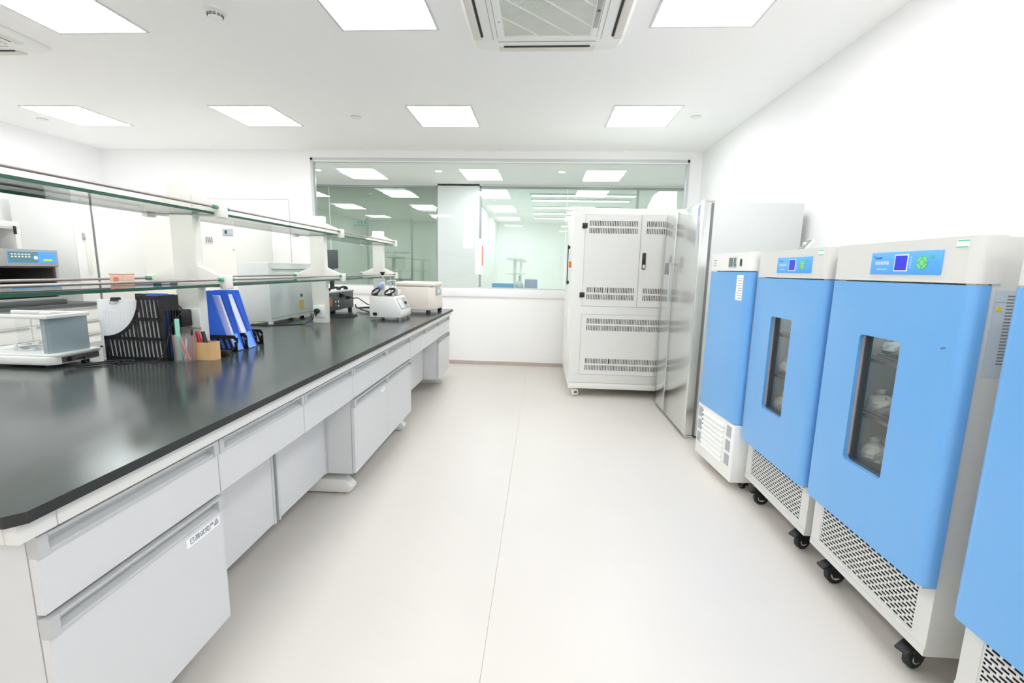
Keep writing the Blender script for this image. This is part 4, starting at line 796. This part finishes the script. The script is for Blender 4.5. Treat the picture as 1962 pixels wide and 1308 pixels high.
m = MB(); m.box(-0.55, 0.0, -0.62, 0.33, 0.19, 0.24); m.box(-0.55, 0.0, 0.29, 0.33, 0.0, 0.19); m.box(-0.55, 0.0, -0.62, -0.58, 0.0, 0.19); m.box(-0.55, -0.53, -0.58, 0.29, 0.0, 0.19); m.build('shell', 'white', t, bevel=0.004)
box(-0.53, -0.5, -0.58, 0.29, 0.0, 0.19).build('rear_panel', 'boxgrey', t); box(-0.02, 0.004, -0.60, 0.31, 0.175, 0.19).build('front_rail', 'alu', t); box(0.0, 0.012, 0.275, 0.295, 0.13, 0.20).build('stop_clip', 'plastic', t, bevel=0.003)
# tall white cabinets
t = thing('tall_cabinet', 'tall white cabinet with a long white handle beside the side bench', 'cabinet', (-4.95, 4.745, 0))
box(-0.70, -0.02, -0.10, 0.10, 0.05, 1.98).build('body', 'white', t, bevel=0.004); d = box(-0.02, 0.0, -0.098, 0.098, 0.06, 1.975).build('door', 'white', t, bevel=0.004)
box(-0.66, -0.06, -0.09, 0.09, 0.0, 0.05).build('plinth', 'mgrey', t)
hn = MB(); hn.box(0.0, 0.022, -0.005, 0.03, 1.10, 1.50); hn.build('handle', 'cream', d, bevel=0.006); box(0.0, 0.016, -0.03, -0.008, 1.47, 1.54).build('handle_latch', 'mgrey', d, bevel=0.003); box(0.0, 0.016, -0.02, 0.0, 1.86, 1.91).build('upper_latch', 'mgrey', d, bevel=0.003)
t = thing('gap_shade_strip', 'grey strip standing in for shade in the gap between the tall white cabinets', 'shade strip', (-4.99, 4.857, 0)); box(-0.6, 0.036, -0.010, 0.010, 0.0, 1.95).build('strip', 'gasket', t)  # grey strip stands in for the shade inside the gap
t = thing('tall_cabinet', 'tall plain white cabinet in the corner behind the dark gap strip', 'cabinet', (-4.95, 5.37, 0))
box(-0.75, -0.02, -0.50, 0.46, 0.05, 1.74).build('body', 'white', t, bevel=0.004); box(-0.02, 0.0, -0.498, 0.458, 0.06, 1.735).build('door', 'white', t, bevel=0.004); box(-0.7, -0.05, -0.48, 0.44, 0, 0.05).build('plinth', 'mgrey', t)
# climate chamber
t = thing('climate_chamber', 'white floor-standing climate chamber with a small black vent behind the shelf', 'chamber', (-3.66, 4.6, 0))
box(-0.495, 0.505, 0, 0.66, 0.06, 1.71).build('body', 'cream', t, bevel=0.006); box(-0.46, 0.47, 0.04, 0.62, 0, 0.06).build('plinth', 'mgrey', t)
vb = box(0.175, 0.275, -0.004, 0, 1.445, 1.53).build('vent_plate', 'white', t, bevel=0.003); s = MB()
for k in range(4): s.prism([(0.193+k*0.02, 1.515), (0.199+k*0.02, 1.515), (0.203+k*0.02, 1.46), (0.197+k*0.02, 1.46)], 'y', -0.006, -0.004)
s.build('vent_slots', 'dark', vb)
sk = box(0.375, 0.49, -0.002, 0, 1.525, 1.60).build('notice_sticker', 'label', t); box(0.40, 0.425, -0.003, -0.002, 1.55, 1.585).build('printed_symbol', 'inkdark', sk); box(0.385, 0.48, -0.003, -0.002, 1.532, 1.54).build('printed_line', 'mgrey', sk)
for z in (1.39, 0.86): MB().cyl((0.485, -0.005, z), (0.485, 0, z), 0.008, 10).build('bolt', 'mgrey', t)

# ------------------------------------------------------------------ beyond the corridor glass
for i, (x, z, wd, hg) in enumerate(((-1.30, 1.60, 0.17, 0.40), (-1.10, 1.15, 0.15, 0.62))):
    t = thing('notice_sheet', ['white notice sheet taped to the corridor pillar, shorter one', 'tall white notice with a red strip taped at the corridor pillar edge'][i], 'notice', (x, YC-0.002, z)); box(-wd/2, wd/2, -0.001, 0.001, 0, hg).build('sheet', 'paper', t); box(wd/2-0.03, wd/2-0.005, -0.002, -0.001, 0.25*hg, 0.8*hg).build('printed_strip', 'coral' if i else 'pgrey', t)
def far_bench(x, y, l, label, group='benches in the laboratory beyond the corridor'):
    t = thing('laboratory_bench', label, 'bench', (x, y, 0), 0, group)
    box(-0.35, 0.35, -l/2, l/2, 0.0, 0.78).build('carcass', 'white', t); box(-0.38, 0.38, -l/2-0.02, l/2+0.02, 0.78, 0.81).build('worktop', 'lgrey', t)
    for k in (-1, 1): box(-0.03, 0.03, k*l*0.42-0.03, k*l*0.42+0.03, 0.81, 1.6).build('post', 'white', t)
    for z in (1.15, 1.45): box(-0.16, 0.16, -l/2, l/2, z, z+0.02).build('shelf', 'white', t)
    return t
far_bench(-0.55, 10.9, 3.2, 'long white laboratory bench with shelves beside the partition beyond the bright glass'); far_bench(1.1, 10.9, 3.2, 'long white laboratory bench with shelves in the middle beyond the bright glass')
far_bench(-3.3, 11.4, 3.0, 'long white laboratory bench with shelves behind the tinted glass')
t = thing('blue_tray', 'bright blue plastic tray seen low through the corridor glass', 'tray', (-0.72, 8.75, 0.87)); m = MB(); m.box(-0.2, 0.2, -0.14, 0.14, 0, 0.008); m.box(-0.2, -0.192, -0.14, 0.14, 0, 0.11); m.box(0.192, 0.2, -0.14, 0.14, 0, 0.11); m.box(-0.2, 0.2, -0.14, -0.132, 0, 0.11); m.box(-0.2, 0.2, 0.132, 0.14, 0, 0.11); m.build('shell', 'bluebin', t); box(-0.06, 0.06, -0.146, -0.14, 0.07, 0.09).build('grip', 'panelblue', t)
t = thing('lilac_carton', 'lilac carton beside the blue tray beyond the corridor glass', 'box', (-0.19, 8.85, 0.87)); box(-0.12, 0.12, -0.12, 0.12, 0, 0.20).build('carton', 'lilac', t, bevel=0.003); box(-0.121, 0.121, -0.02, 0.02, 0.2, 0.201).build('tape', 'label', t)
t = thing('glass_flask', 'round pale flask between the blue tray and the lilac carton', 'flask', (-0.415, 8.8, 0.87)); MB().lathe([(0.03, 0), (0.075, 0.04), (0.08, 0.09), (0.05, 0.14), (0.02, 0.17), (0.02, 0.23), (0.0, 0.23)]).build('bulb', 'casegrey', t, smooth=True); MB().cyl((0, 0, 0.23), (0, 0, 0.26), 0.017).build('stopper', 'kraft', t)
t = thing('window_bench', 'white bench standing behind the corridor glass under the blue tray', 'bench', (0.4, 8.75, 0)); box(-1.6, 1.9, -0.3, 0.3, 0, 0.84).build('carcass', 'white', t); box(-1.62, 1.92, -0.32, 0.32, 0.84, 0.87).build('worktop', 'lgrey', t)
t = thing('hanging_sign', 'small blue hanging sign with three symbols behind the tinted glass', 'sign', (-4.70, 11.9, 2.29)); box(-0.20, 0.20, -0.004, 0.004, 0, 0.025).build('bar', 'teal', t)
for k in (-0.09, 0.0, 0.09): MB().prism([(k-0.03, 0.06), (k+0.03, 0.06), (k+0.02, 0.10), (k, 0.13), (k-0.02, 0.10)], 'y', -0.004, 0.004).build('symbol', 'teal', t)
for k in (-0.18, 0.18): MB().cyl((k, 0, 0.025), (k, 0, ZC-2.29), 0.003, 6).build('hanging_wire', 'steel', t)
t = thing('glass_screen', 'framed glass screen standing in the room behind the tinted glass', 'screen', (-3.9, 10.2, 0)); box(-0.02, 0.02, -0.02, 0.02, 0, 2.3).build('post', 'lgrey', t); box(0.98, 1.02, -0.02, 0.02, 0, 2.3).build('post', 'lgrey', t); box(0.02, 0.98, -0.015, 0.015, 0.95, 1.0).build('cross_rail', 'lgrey', t); box(0.02, 0.98, -0.015, 0.015, 1.55, 1.58).build('cross_rail', 'lgrey', t)
